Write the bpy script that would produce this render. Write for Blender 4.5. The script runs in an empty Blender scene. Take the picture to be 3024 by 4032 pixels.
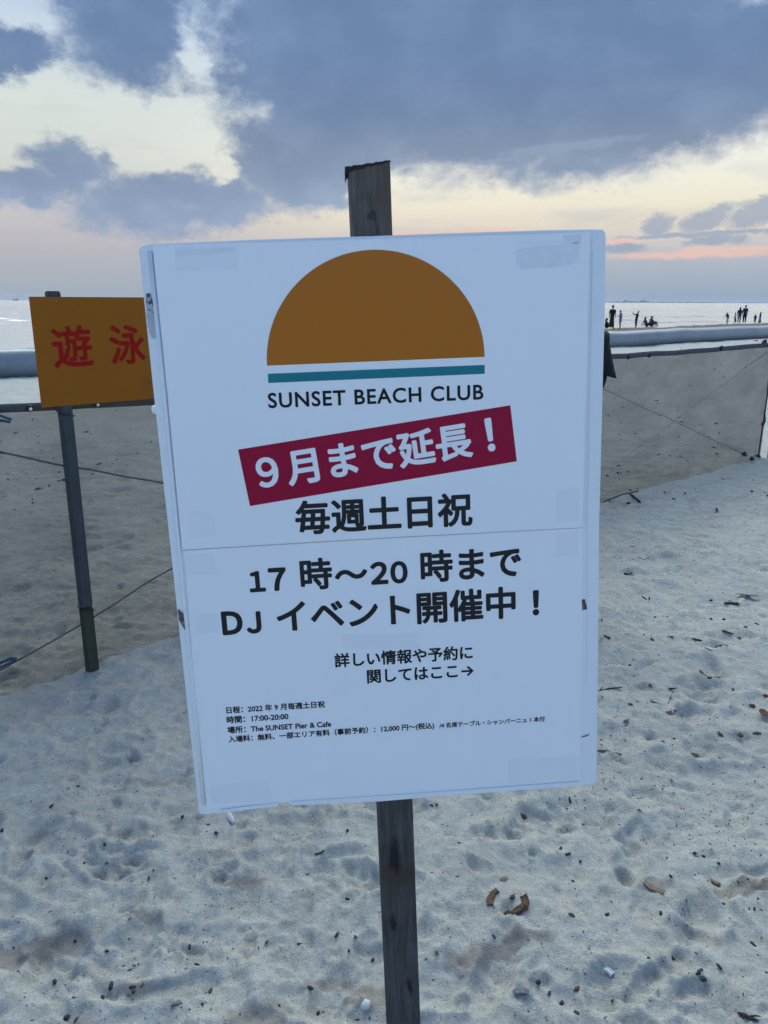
import bpy, bmesh, math, random
import numpy as np
from mathutils import Vector, Matrix, noise as mnoise

random.seed(7); RNG = np.random.default_rng(7)
S = bpy.context.scene
COL = S.collection
R_ = math.radians

# ------------------------------------------------------------------ camera
F, CX, CY, HC = 3028., 1512., 2016., 1.5          # the photo's focal length and centre in its own pixels, eye height
TH, ROLL = math.atan((2016-1187)/F), R_(0.22)
FW = np.array([0, math.cos(TH), -math.sin(TH)])
_up = np.array([0, math.sin(TH), math.cos(TH)]); _rt = np.array([1., 0, 0])
RT = _rt*math.cos(ROLL)+_up*math.sin(ROLL); UP = _up*math.cos(ROLL)-_rt*math.sin(ROLL)
EYE = np.array([0, 0, HC])
cam = bpy.data.cameras.new('camera'); cam.sensor_fit = 'VERTICAL'; cam.sensor_height = 24
cam.lens = 24*F/4032; cam.clip_start = .02; cam.clip_end = 60000
camo = bpy.data.objects.new('camera', cam); COL.objects.link(camo)
camo.matrix_world = Matrix([[RT[0], UP[0], -FW[0], EYE[0]], [RT[1], UP[1], -FW[1], EYE[1]], [RT[2], UP[2], -FW[2], EYE[2]], [0, 0, 0, 1]])
S.camera = camo
S.render.resolution_x, S.render.resolution_y = 768, 1024
S.view_settings.view_transform = 'Standard'; S.view_settings.look = 'None'
S.view_settings.exposure = 0; S.view_settings.gamma = 1
S.cycles.use_denoising = True; S.cycles.denoising_prefilter = 'NONE'
S.cycles.max_bounces = 6; S.cycles.transparent_max_bounces = 12

def ray(x, y): return FW+RT*(x-CX)/F-UP*(y-CY)/F
def ground_at(x, y, z=0.):
    d = ray(x, y); return EYE+d*((z-HC)/d[2])
def on_plane(x, y, p, n):
    d = ray(x, y); return EYE+d*(((p-EYE)@n)/(d@n))
def ang(x, y):
    d = ray(x, y); d = d/np.linalg.norm(d)
    return math.degrees(math.atan2(d[0], d[1])), math.degrees(math.asin(d[2]))
def lin(r, g, b):
    f = lambda c: (c/255/12.92 if c/255 <= .04045 else ((c/255+.055)/1.055)**2.4)
    return (f(r), f(g), f(b))

# ------------------------------------------------------------------ node helper
class N:
    def __init__(s, tree): s.t = tree; s.n = tree.nodes; s.l = tree.links
    def put(s, sock, v):
        if v is None: return
        if isinstance(v, bpy.types.NodeSocket): s.l.new(v, sock)
        elif sock.type == 'RGBA' and not isinstance(v, (int, float)) and len(v) == 3: sock.default_value = (*v, 1)
        elif sock.type == 'RGBA' and isinstance(v, (int, float)): sock.default_value = (v, v, v, 1)
        else: sock.default_value = v
    def math(s, op, a, b=None, c=None, clamp=False):
        n = s.n.new('ShaderNodeMath'); n.operation = op; n.use_clamp = clamp
        for k, v in enumerate((a, b, c)): s.put(n.inputs[k], v)
        return n.outputs[0]
    def vmath(s, op, a, b=None, out=0):
        n = s.n.new('ShaderNodeVectorMath'); n.operation = op
        s.put(n.inputs[0], a); s.put(n.inputs[1], b); return n.outputs[out]
    def sep(s, v):
        n = s.n.new('ShaderNodeSeparateXYZ'); s.put(n.inputs[0], v); return n.outputs
    def comb(s, x=0, y=0, z=0):
        n = s.n.new('ShaderNodeCombineXYZ')
        for k, v in enumerate((x, y, z)): s.put(n.inputs[k], v)
        return n.outputs[0]
    def mix(s, f, a, b, mode='MIX'):
        n = s.n.new('ShaderNodeMix'); n.data_type = 'RGBA'; n.blend_type = mode
        s.put(n.inputs[0], f); s.put(n.inputs[6], a); s.put(n.inputs[7], b); return n.outputs[2]
    def noise(s, vec, scale, detail=4, rough=.5, out=0, lac=2., dist=0.):
        n = s.n.new('ShaderNodeTexNoise'); s.put(n.inputs['Vector'], vec)
        n.inputs['Scale'].default_value = scale; n.inputs['Detail'].default_value = detail
        n.inputs['Roughness'].default_value = rough; n.inputs['Lacunarity'].default_value = lac; n.inputs['Distortion'].default_value = dist
        return n.outputs[out]
    def step(s, v, a, b, lo=0., hi=1.):
        n = s.n.new('ShaderNodeMapRange'); n.interpolation_type = 'SMOOTHSTEP'
        for k, q in enumerate((v, a, b, lo, hi)): s.put(n.inputs[k], q)
        return n.outputs[0]
    def ramp(s, v, stops):
        n = s.n.new('ShaderNodeValToRGB'); s.put(n.inputs[0], v); e = n.color_ramp.elements
        while len(e) < len(stops): e.new(.5)
        for k, (p, c) in enumerate(stops): e[k].position = p; e[k].color = (*c, 1)
        return n.outputs[0]
    def mapping(s, v, loc=(0, 0, 0), rot=(0, 0, 0), sc=(1, 1, 1)):
        n = s.n.new('ShaderNodeMapping'); s.put(n.inputs[0], v)
        n.inputs[1].default_value = loc; n.inputs[2].default_value = rot; n.inputs[3].default_value = sc; return n.outputs[0]
    def bump(s, h, strength=.3, dist=.01):
        n = s.n.new('ShaderNodeBump'); s.put(n.inputs['Height'], h)
        n.inputs['Strength'].default_value = strength; n.inputs['Distance'].default_value = dist; return n.outputs[0]

# ------------------------------------------------------------------ sky
SUN_AZ, SUN_EL = -2., 9.
BACK_GAIN = (2.75, 2.9, 3.75)
w = bpy.data.worlds.new('World'); S.world = w; w.use_nodes = True
k = N(w.node_tree); k.n.clear()
wo = k.n.new('ShaderNodeOutputWorld'); bg = k.n.new('ShaderNodeBackground'); k.l.new(bg.outputs[0], wo.inputs[0])
bg.inputs[1].default_value = .1
sky = k.n.new('ShaderNodeTexSky'); sky.sky_type = 'NISHITA'; sky.sun_disc = False
sky.sun_elevation = R_(SUN_EL); sky.sun_rotation = R_(SUN_AZ); sky.dust_density = 1.2; sky.ozone_density = 2.
tc = k.n.new('ShaderNodeTexCoord'); D = tc.outputs['Generated']
dx, dy, dz = k.sep(D)
az = k.math('MULTIPLY', k.math('ARCTAN2', dx, dy), 57.29578)
el = k.math('MULTIPLY', k.math('ARCSINE', dz), 57.29578)
def elr(stops): return [(max(0, min(1, e/40.)), lin(*c)) for e, c in stops]
el01 = k.math('DIVIDE', el, 40., clamp=True)
right = k.ramp(el01, elr([(0, (146, 163, 186)), (1.5, (163, 178, 192)), (2.6, (178, 184, 196)), (4.1, (212, 206, 202)), (5.2, (230, 221, 204)),
                          (6.6, (241, 235, 214)), (8.2, (245, 242, 228)), (10, (242, 242, 234)), (12.5, (226, 233, 236)), (16, (205, 222, 236)), (19, (190, 212, 236)), (40, (140, 172, 222))]))
left = k.ramp(el01, elr([(0, (160, 170, 182)), (1.5, (172, 178, 186)), (3.2, (186, 183, 190)), (4.6, (197, 193, 196)), (7, (208, 206, 204)),
                         (9, (214, 220, 213)), (12, (217, 225, 220)), (15, (208, 221, 230)), (18.5, (186, 206, 236)), (40, (140, 172, 222))]))
base = k.mix(k.step(az, -22, 2), left, right)
q0 = k.comb(az, el, 0.)
sw = k.comb(az, k.math('MULTIPLY', el, 1.7), 3.1)
n1 = k.noise(sw, .16, 7, .58, out=1); warp = k.vmath('SUBTRACT', n1, (.5, .5, .5))
n1b = k.noise(k.comb(az, k.math('MULTIPLY', el, 1.5), 9.), .75, 5, .62, out=1); warp2 = k.vmath('SUBTRACT', n1b, (.5, .5, .5))
def vscale(v, f):
    n = k.n.new('ShaderNodeVectorMath'); n.operation = 'SCALE'; k.put(n.inputs[0], v); n.inputs[3].default_value = f; return n.outputs[0]
q = k.vmath('ADD', k.vmath('ADD', q0, vscale(warp, 3.0)), vscale(warp2, 1.7))
qs = k.vmath('ADD', q0, vscale(warp2, .55))
qs = k.vmath('ADD', qs, vscale(warp, .8))
def ell(qq, x, y, rx, ry, rot=0.):
    a, e = ang(x, y); v = k.vmath('SUBTRACT', qq, (a, e, 0))
    if rot:
        n = k.n.new('ShaderNodeVectorRotate'); n.rotation_type = 'Z_AXIS'; k.put(n.inputs['Vector'], v); n.inputs['Angle'].default_value = R_(-rot); v = n.outputs[0]
    v = k.vmath('MULTIPLY', v, (52.8/rx, 52.8/ry, 0))
    return k.math('SUBTRACT', 1., k.vmath('LENGTH', v, out=1))
def union(items): 
    o = None
    for i in items: o = i if o is None else k.math('MAXIMUM', o, i)
    return o
big = union([ell(q, 1620, 150, 840, 420), ell(q, 2450, 130, 1000, 440, 9), ell(q, 1260, 560, 390, 215, 20), ell(q, 690, 795, 400, 120, 4),
             ell(q, 520, 60, 230, 270, -20), ell(q, 290, 650, 150, 85, -8), ell(q, 60, 740, 320, 72, 4), ell(q, 30, 200, 190, 70, 10)])
holes = union([ell(q, 2880, -10, 380, 75, -3), ell(q, 1160, 600, 95, 50), ell(q, 880, 665, 95, 55), ell(q, 720, 815, 110, 30), ell(q, 560, 520, 330, 150, -6)])
gap = ell(q, 750, 190, 60, 200, 28)
dv = k.comb(az, k.math('MULTIPLY', el, 1.35), 17.)
detail = k.math('SUBTRACT', k.noise(dv, .42, 8, .56), .5)
wisp = k.math('SUBTRACT', k.noise(k.vmath('ADD', dv, vscale(warp2, 1.6)), 1.1, 7, .62), .5)
cm = k.math('ADD', big, k.math('MULTIPLY', detail, k.step(az, 6, -8, .42, .8)))
cm = k.math('SUBTRACT', cm, k.math('MULTIPLY', k.step(gap, 0., .9), .36))
cm = k.math('ADD', cm, k.math('MULTIPLY', wisp, k.step(az, -5, -14, .12, .55)))
cm = k.math('SUBTRACT', cm, k.math('MULTIPLY', k.step(holes, 0., .9), .52))
mask = k.math('MULTIPLY', k.step(cm, k.step(az, -3, -15, -.10, -.24), k.step(az, -3, -15, .20, .40)), .98)
small = union([ell(qs, 2585, 885, 70, 42, 14), ell(qs, 2780, 862, 118, 48, 18), ell(qs, 2965, 838, 105, 58, 20), ell(qs, 2760, 922, 330, 13, 2), ell(qs, 2450, 975, 110, 22), ell(qs, 2800, 950, 130, 22, 4), ell(qs, 2240, 578, 290, 22, 5), ell(qs, 1950, 640, 120, 12, 3)])
smask = k.math('MULTIPLY', k.step(k.math('ADD', small, k.math('MULTIPLY', wisp, 1.25)), -.02, .5), .72)
mott = k.noise(k.comb(az, k.math('MULTIPLY', el, 1.6), 31.), .22, 7, .52)
cdark = k.ramp(k.math('DIVIDE', el, 20., clamp=True), [(0, lin(150, 164, 190)), (.3, lin(139, 158, 187)), (.5, lin(122, 140, 168)), (.62, lin(108, 132, 168)), (1, lin(102, 130, 173))])
clight = k.mix(1., cdark, (1.2, 1.16, 1.12), 'MULTIPLY')
cloud = k.mix(k.step(mott, .4, .72), cdark, clight)
cloud = k.mix(k.step(cm, .6, .15), cloud, k.mix(1., cloud, (1.10, 1.08, 1.05), 'MULTIPLY'))
veil = k.math('MULTIPLY', k.step(k.noise(k.comb(k.math('MULTIPLY', az, .5), k.math('MULTIPLY', el, 2.2), 51.), .35, 6, .55), .45, .75), .35)
base = k.mix(k.math('MULTIPLY', veil, k.step(el, 14, 2, .35, 1.)), base, lin(172, 178, 194))
warm = union([ell(qs, 2450, 952, 110, 13), ell(qs, 2740, 1002, 430, 19, 1), ell(qs, 2900, 980, 250, 15, 2), ell(qs, 1640, 913, 130, 11), ell(qs, 1900, 905, 200, 9, 2)])
wmask = k.math('MULTIPLY', k.step(k.math('ADD', warm, k.math('MULTIPLY', wisp, 1.1)), 0., .7), .62)
front = k.mix(mask, base, cloud)
front = k.mix(smask, front, lin(146, 163, 188))
front = k.mix(wmask, front, lin(250, 200, 178))
front = k.mix(1., front, k.mix(k.step(el, 21, 46), (1., 1., 1.), (29., 21.8, 12.6)), 'MULTIPLY')
front = k.vmath('MULTIPLY', front, (10., 10., 10.))
back = k.vmath('MULTIPLY', sky.outputs[0], BACK_GAIN)
sel = k.step(dy, .3, .8)
final = k.mix(sel, back, front)
k.l.new(final, bg.inputs[0])
# the sun, low behind the clouds ahead
sl = bpy.data.lights.new('sun', 'SUN'); sl.energy = .5; sl.angle = R_(16); sl.color = (1, .9, .78)
so = bpy.data.objects.new('sun', sl); COL.objects.link(so)
sd = Vector((math.sin(R_(SUN_AZ))*math.cos(R_(SUN_EL)), math.cos(R_(SUN_AZ))*math.cos(R_(SUN_EL)), math.sin(R_(SUN_EL))))
so.rotation_euler = sd.to_track_quat('Z', 'Y').to_euler()

# ------------------------------------------------------------------ object helpers
def tag(o, label=None, cat=None, group=None, kind=None):
    for kk, v in (('label', label), ('category', cat), ('group', group), ('kind', kind)):
        if v: o[kk] = v
    return o
def empty(name, loc, rot=None):
    o = bpy.data.objects.new(name, None); COL.objects.link(o); o.empty_display_size = .1
    if rot is not None: o.rotation_euler = rot
    o.location = loc; return o
def mesh_obj(name, verts, faces, m, parent=None, smooth=False):
    me = bpy.data.meshes.new(name); me.from_pydata([tuple(map(float, v)) for v in verts], [], faces); me.update()
    return link(name, me, m, parent, smooth)
def link(name, me, m, parent=None, smooth=False):
    o = bpy.data.objects.new(name, me); COL.objects.link(o)
    if m: me.materials.append(m)
    if smooth: me.polygons.foreach_set('use_smooth', [True]*len(me.polygons))
    if parent: o.parent = parent
    return o
def bm_obj(name, bm, m, parent=None, smooth=False):
    me = bpy.data.meshes.new(name); bmesh.ops.recalc_face_normals(bm, faces=bm.faces[:]); bm.to_mesh(me); bm.free()
    return link(name, me, m, parent, smooth)
def box(bm, c, s, bev=0., rot=None):
    r = bmesh.ops.create_cube(bm, size=1.); vs = r['verts']
    for v in vs: v.co = Vector((v.co.x*s[0], v.co.y*s[1], v.co.z*s[2]))
    if bev:
        es = list({e for v in vs for e in v.link_edges})
        rr = bmesh.ops.bevel(bm, geom=es, offset=bev, segments=2, affect='EDGES'); vs = list({v for v in rr['verts']} | {v for v in vs if v.is_valid})
    if rot is not None:
        for v in vs: v.co = rot @ v.co
    for v in vs: v.co += Vector(c)
def tube(bm, pts, rad, seg=8, caps=True):
    pts = [Vector(p) for p in pts]; rr = rad if isinstance(rad, (list, tuple)) else [rad]*len(pts)
    rings = []; nrm = None
    for i, p in enumerate(pts):
        t = (pts[min(i+1, len(pts)-1)]-pts[max(i-1, 0)]).normalized()
        if nrm is None: nrm = t.orthogonal().normalized()
        nrm = (nrm-t*nrm.dot(t)).normalized(); b = t.cross(nrm)
        rings.append([bm.verts.new(p+(nrm*math.cos(a)+b*math.sin(a))*rr[i]) for a in [2*math.pi*j/seg for j in range(seg)]])
    for a, b in zip(rings, rings[1:]):
        for j in range(seg): bm.faces.new((a[j], a[(j+1) % seg], b[(j+1) % seg], b[j]))
    if caps: bm.faces.new(rings[0][::-1]); bm.faces.new(rings[-1])
def blob(bm, c, s, sub=2, rough=.25, seed=0., rot=None, fr=1.3):
    r = bmesh.ops.create_icosphere(bm, subdivisions=sub, radius=1.)
    for v in r['verts']:
        d = 1+rough*mnoise.noise(v.co*fr+Vector((seed, seed*1.7, -seed)))
        p = Vector((v.co.x*s[0]*d, v.co.y*s[1]*d, v.co.z*s[2]*d))
        if rot is not None: p = rot @ p
        v.co = p+Vector(c)

# ------------------------------------------------------------------ materials
def mat(name, base, rough=.6, var=.15, vscale_=8., bump=0., bscale=60., spec=.4, second=None, sec_at=(.55, .7), stretch=(1, 1, 1), metal=0., coat=0.):
    m = bpy.data.materials.new(name); m.use_nodes = True; g = N(m.node_tree)
    b = g.n['Principled BSDF']; tcn = g.n.new('ShaderNodeTexCoord'); v = g.mapping(tcn.outputs['Object'], sc=stretch)
    f = g.noise(v, vscale_, 5, .6)
    c = g.mix(f, tuple(x*(1-var) for x in base), tuple(min(1, x*(1+var)) for x in base))
    if second is not None: c = g.mix(g.step(g.noise(v, vscale_*.6, 6, .65), *sec_at), c, second)
    g.put(b.inputs['Base Color'], c); b.inputs['Roughness'].default_value = rough; b.inputs['Metallic'].default_value = metal
    b.inputs['Specular IOR Level'].default_value = spec; b.inputs['Coat Weight'].default_value = coat
    if bump: g.put(b.inputs['Normal'], g.bump(g.noise(v, bscale, 5, .65), bump, .01))
    return m
M = {}
M['board'] = mat('painted_board', (.74, .765, .78), .42, .03, 9, .05, 40, second=(.62, .67, .70), sec_at=(.6, .85), stretch=(2, 2, .6))
M['paper'] = mat('laminated_paper', (.80, .808, .82), .3, .03, 2.2, .12, 5)
M['tape'] = mat('tape_under_paper', (.762, .774, .794), .36, .03, 12)
M['ink'] = mat('black_ink', (.012, .012, .016), .35, .2, 20, spec=.14)
M['grey_ink'] = mat('dark_grey_ink', (.022, .021, .022), .38, .2, 20, spec=.14)
M['orange'] = mat('orange_ink', (.44, .138, .011), .33, .03, 5, spec=.14)
M['teal'] = mat('teal_ink', (.014, .185, .225), .33, .03, 5, spec=.14)
M['crimson'] = mat('crimson_ink', (.31, .0035, .036), .34, .03, 5, spec=.14)
M['white_ink'] = mat('white_print', (.79, .80, .815), .36, .01, 5)
M['chip'] = mat('bared_board', (.10, .092, .08), .9, .5, 120, .5, 300, second=(.4, .42, .43), sec_at=(.55, .62))
M['scuff'] = mat('scuff', (.44, .47, .49), .8, .3, 160, .3, 300, second=(.2, .21, .22), sec_at=(.52, .6))
M['sign'] = mat('orange_sign_paint', (.305, .102, .008), .42, .1, 5, .03, 30, second=(.23, .07, .012), sec_at=(.55, .75), spec=.12)
M['red'] = mat('red_paint', (.31, .005, .005), .45, .06, 20, spec=.12)
M['screw'] = mat('screw_steel', (.3, .3, .32), .4, .2, 60, metal=1.)
M['tie'] = mat('black_plastic', (.012, .013, .015), .4, .2, 40)
M['hem'] = mat('net_hem', (.065, .07, .078), .85, .2, 30, .3, 400)
M['rope_dark'] = mat('dark_rope', (.05, .055, .065), .9, .3, 60, .5, 300)
M['rope_pale'] = mat('pale_rope', (.30, .29, .28), .9, .3, 60, .5, 300)
M['rope_blue'] = mat('blue_rope', (.035, .075, .12), .8, .3, 60, .5, 300)
M['blue_pole'] = mat('blue_pole_paint', (.03, .065, .11), .5, .15, 10)
M['pipe'] = mat('grey_pipe', (.225, .25, .27), .36, .22, 1.6, .06, 3, second=(.12, .135, .15), sec_at=(.55, .75))
M['skin'] = mat('skin', (.36, .22, .155), .55, .08, 20)
M['hair'] = mat('black_hair', (.012, .011, .012), .5, .3, 60, .4, 200)
def cloth(name, c): M[name] = mat('cloth_'+name, c, .9, .15, 14, .3, 120); return M[name]
for n_, c_ in (('black', (.008, .008, .009)), ('olive', (.03, .028, .014)), ('blue', (.10, .15, .40)), ('navy', (.018, .028, .045)), ('maroon', (.05, .012, .018)), ('grey', (.16, .16, .19)),
               ('paleblue', (.35, .5, .58)), ('char', (.02, .02, .022)), ('stone', (.22, .24, .28))): cloth(n_, c_)

def wood_mat(name, a, b, damp_or_shade, knots=(), pale=None):
    m = bpy.data.materials.new(name); m.use_nodes = True; g = N(m.node_tree); p = g.n['Principled BSDF']
    tcn = g.n.new('ShaderNodeTexCoord'); ob = tcn.outputs['Object']
    v = g.mapping(ob, sc=(14, 14, 1.1)); big_ = g.noise(ob, 6, 4, .6)
    gr = g.noise(v, 9, 8, .68, dist=.9); fine = g.noise(g.mapping(ob, sc=(90, 90, 3)), 6, 5, .7)
    c = g.mix(g.step(gr, .3, .7), a, b); c = g.mix(g.step(big_, .45, .68), c, damp_or_shade)
    c = g.mix(g.math('MULTIPLY', g.step(fine, .55, .75), .55), c, tuple(x*.3 for x in a))
    if pale:
        c = g.mix(g.step(g.math('ADD', g.sep(ob)[2], g.math('MULTIPLY', big_, .3)), *pale), c, g.mix(1., c, (1.75, 1.55, 1.35), 'MULTIPLY'))
    for (x, z, sx, sz) in knots:
        d = g.vmath('LENGTH', g.vmath('MULTIPLY', g.vmath('SUBTRACT', g.vmath('ADD', ob, g.vmath('MULTIPLY', g.vmath('SUBTRACT', g.noise(g.mapping(ob, sc=(60, 60, 16)), 1.6, 5, .7, out=1), (.5, .5, .5)), (.022, 0, .05))), (x, 0, z)), (1/sx, 0, 1/sz)), out=1)
        c = g.mix(g.step(d, .45, 1.35, .9, 0.), c, (.012, .010, .009))
    g.put(p.inputs['Base Color'], c); p.inputs['Roughness'].default_value = .82; p.inputs['Specular IOR Level'].default_value = .25
    g.put(p.inputs['Normal'], g.bump(g.math('ADD', gr, g.math('MULTIPLY', fine, .6)), .5, .004)); return m
ZB = 1.16    # the big sign's board centre stands this far up its post
M['post'] = wood_mat('weathered_post', (.040, .039, .038), (.092, .089, .088), (.056, .043, .033),
                     [(-.012, ZB-.545, .012, .034), (-.021, ZB-.672, .007, .018), (.004, ZB-.80, .006, .016)], (ZB-.3, ZB+.5))
M['stake'] = wood_mat('grey_stake', (.052, .058, .066), (.07, .078, .09), (.05, .054, .045))
M['stake_end'] = wood_mat('mossy_stake', (.04, .045, .03), (.062, .066, .045), (.035, .04, .03))
M['endgrain'] = mat('dark_end_grain', (.028, .024, .02), .9, .5, 60, .6, 120)

# ------------------------------------------------------------------ sand height
_perm = RNG.permutation(512); _val = RNG.random(512)*2-1
def vnoise(x, y):
    xi = np.floor(x).astype(int); yi = np.floor(y).astype(int); fx = x-xi; fy = y-yi
    fx = fx*fx*fx*(fx*(fx*6-15)+10); fy = fy*fy*fy*(fy*(fy*6-15)+10)
    h = lambda a, b: _val[(_perm[(a+_perm[b & 511]) & 511])]
    a = h(xi, yi); b = h(xi+1, yi); c = h(xi, yi+1); d = h(xi+1, yi+1)
    return (a*(1-fx)+b*fx)*(1-fy)+(c*(1-fx)+d*fx)*fy
UN = np.array([-.67, .7424])        # straight down the beach towards the water
def sstep(t): t = np.clip(t, 0, 1); return t*t*(3-2*t)
DENTS = []
for px, py, a_, b_, dep, th in [(1500, 3480, .07, .05, .016, 20), (1950, 3800, .14, .06, .03, 60), (230, 3730, .12, .06, .03, 75), (950, 3530, .08, .05, .02, 80), (560, 3650, .07, .05, .018, 80),
                                (1300, 3900, .08, .05, .02, 80), (1350, 3420, .08, .06, .018, 100), (2060, 3260, .10, .05, .015, 60), (2400, 3870, .10, .06, .018, 50), (2750, 3620, .11, .06, .02, 60),
                                (2250, 3420, .08, .06, .018, 30), (2500, 3300, .09, .05, .018, 40), (2850, 3500, .09, .05, .02, 70), (900, 3900, .09, .05, .018, 60), (330, 3450, .1, .05, .014, 90),
                                (700, 3200, .08, .05, .012, 60), (160, 3300, .09, .04, .016, 70), (2800, 2620, .12, .07, .025, 80), (2600, 3000, .08, .06, .018, 60), (450, 2980, .1, .06, .02, 70)]:
    g_ = ground_at(px, py); DENTS.append((g_[0], g_[1], a_, b_, dep, R_(th)))
_rd = random.Random(3)
for i in range(760):
    r = 1.15+6.5*_rd.random()**.8; a = R_(_rd.uniform(-48, 48))
    DENTS.append((r*math.sin(a), r*math.cos(a), _rd.uniform(.05, .14), _rd.uniform(.03, .065), _rd.uniform(.006, .022), _rd.uniform(0, math.pi)))
for i in range(1500):
    r = 1.15+7*_rd.random()**.9; a = R_(_rd.uniform(-46, 46))
    DENTS.append((r*math.sin(a), r*math.cos(a), _rd.uniform(.022, .06), _rd.uniform(.015, .035), _rd.uniform(.006, .017), _rd.uniform(0, math.pi)))
TREADS = [(*ground_at(2010, 3270)[:2], .14, .055, R_(20), 70), (*ground_at(2390, 3860)[:2], .13, .055, R_(70), 60), (*ground_at(900, 3345)[:2], .12, .05, R_(15), 80)]+[(*ground_at(px, py)[:2], a_, .05, R_(th), fq) for px, py, a_, th, fq in ((1250, 3260, .12, 40, 75), (560, 3330, .10, 120, 90), (2700, 3550, .12, 10, 65), (250, 3180, .13, 60, 60), (2450, 2900, .14, 30, 50), (1150, 3750, .1, 80, 80), (2850, 3950, .1, 100, 70), (700, 3700, .1, 140, 75))]
def beach_z(x, y, fine=True):
    x = np.asarray(x, float); y = np.asarray(y, float); r = np.hypot(x, y); u = x*UN[0]+y*UN[1]
    z = -.45*sstep((u-17)/15.)-.012*np.clip(u-32, 0, 400)*(u > 32)
    z = z-.25*sstep((u-34)/8.)
    z = z+.022*vnoise(x*.9+3, y*.9)*sstep(r/1.5)
    z = z+.012*vnoise(x*2.9+7, y*2.9+1)+.021*(.4-np.abs(vnoise(x*4.6+1+.35*vnoise(x*9, y*9), y*4.6+9)))
    if fine:
        near = np.exp(-(r/7.)**2)
        z = z+.0160*(.4-np.abs(vnoise(x*10+5+.5*vnoise(x*19, y*19), y*8.5)))*np.exp(-(r/14)**2)+near*(.0105*(.4-np.abs(vnoise(x*21, y*21)))+.0034*(.4-np.abs(vnoise(x*37+9, y*33)))+.0022*vnoise(x*60, y*60)+.0011*vnoise(x*110, y*110))
        z = z+.0035*vnoise(x*2.2+30, y*7.5)*sstep((r-2)/3)
        for (cx_, cy_, a_, b_, dep, th) in DENTS:
            m = (np.abs(x-cx_) < a_*2.3) & (np.abs(y-cy_) < a_*2.3)
            if not m.any(): continue
            X = x[m]-cx_; Y = y[m]-cy_; c, s = math.cos(th), math.sin(th)
            wob = 1+.35*vnoise((x[m])*14, (y[m])*14)
            e = np.sqrt(((X*c+Y*s)/a_)**2+((-X*s+Y*c)/b_)**2)*wob*1.12
            z[m] += .72*dep*(-np.exp(-(e/.85)**5)+.45*np.exp(-((e-1.15)/.22)**2))
        for (cx_, cy_, a_, b_, th, fq) in TREADS:
            m = (np.abs(x-cx_) < .25) & (np.abs(y-cy_) < .25)
            X = x[m]-cx_; Y = y[m]-cy_; c, s = math.cos(th), math.sin(th); A = X*c+Y*s; B = -X*s+Y*c
            wgt = np.exp(-((A/a_)**2+(B/b_)**2)**2); z[m] += wgt*(.0035*np.sin(2*math.pi*fq*A+18*B)-.004)
    return z
def zat(x, y): return float(beach_z(np.array([x]), np.array([y]))[0])
def sit(px, py):
    g_ = ground_at(px, py)
    for _ in range(4): g_ = ground_at(px, py, zat(g_[0], g_[1]))
    return g_

# ------------------------------------------------------------------ ground sheet
fa = np.radians(np.concatenate([np.arange(-50, 50.01, .19), np.linspace(50, 310, 62)[1:-1]]))
rr_ = [.3]
while rr_[-1] < 9: rr_.append(rr_[-1]*(1.0046 if rr_[-1] > 1.1 else 1.03))
while rr_[-1] < 420: rr_.append(rr_[-1]*1.02)
rr_ = np.array(rr_); nA, nR = len(fa), len(rr_)
XX = np.outer(rr_, np.sin(fa)).ravel(); YY = np.outer(rr_, np.cos(fa)).ravel()
ZZ = beach_z(XX, YY)
co = np.stack([XX, YY, ZZ], 1); co = np.vstack([co, [[0, 0, float(ZZ[:nA].mean())]]])
ii, jj = np.meshgrid(np.arange(nR-1), np.arange(nA), indexing='ij'); j2 = (jj+1) % nA
quads = np.stack([ii*nA+jj, (ii+1)*nA+jj, (ii+1)*nA+j2, ii*nA+j2], -1).reshape(-1, 4)[:, ::-1]
tris = np.stack([np.full(nA, nR*nA), np.arange(nA), (np.arange(nA)+1) % nA], 1)[:, ::-1]
me = bpy.data.meshes.new('ground'); me.vertices.add(len(co)); me.vertices.foreach_set('co', co.ravel())
me.loops.add(quads.size+tris.size); me.loops.foreach_set('vertex_index', np.concatenate([quads.ravel(), tris.ravel()]))
me.polygons.add(len(quads)+len(tris))
me.polygons.foreach_set('loop_start', np.concatenate([np.arange(len(quads))*4, quads.size+np.arange(len(tris))*3]))
me.update(calc_edges=True)
# shade on the dents' slopes, painted into the sand colour as brown patches
damp_or_shade = np.zeros(len(co))
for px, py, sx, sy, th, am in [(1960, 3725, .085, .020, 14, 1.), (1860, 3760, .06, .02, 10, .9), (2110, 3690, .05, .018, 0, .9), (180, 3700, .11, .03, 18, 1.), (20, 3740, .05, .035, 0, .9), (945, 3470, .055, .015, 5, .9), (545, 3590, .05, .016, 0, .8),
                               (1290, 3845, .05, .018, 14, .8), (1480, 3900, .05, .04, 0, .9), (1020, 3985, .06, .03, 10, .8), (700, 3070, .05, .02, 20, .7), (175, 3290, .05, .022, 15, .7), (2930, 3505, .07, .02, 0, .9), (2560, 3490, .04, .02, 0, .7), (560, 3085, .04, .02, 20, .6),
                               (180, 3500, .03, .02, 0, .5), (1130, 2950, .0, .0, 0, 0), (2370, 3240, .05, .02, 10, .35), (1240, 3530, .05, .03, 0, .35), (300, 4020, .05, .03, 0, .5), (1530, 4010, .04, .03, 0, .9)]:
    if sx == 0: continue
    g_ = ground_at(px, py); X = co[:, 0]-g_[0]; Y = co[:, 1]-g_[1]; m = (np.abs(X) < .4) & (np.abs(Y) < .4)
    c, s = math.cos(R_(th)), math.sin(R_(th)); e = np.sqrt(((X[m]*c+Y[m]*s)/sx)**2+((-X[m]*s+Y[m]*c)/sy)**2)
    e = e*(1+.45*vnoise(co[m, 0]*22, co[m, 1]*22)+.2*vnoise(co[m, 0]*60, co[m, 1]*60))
    damp_or_shade[m] = np.maximum(damp_or_shade[m], am*sstep((1.25-e)/.5))
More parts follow.
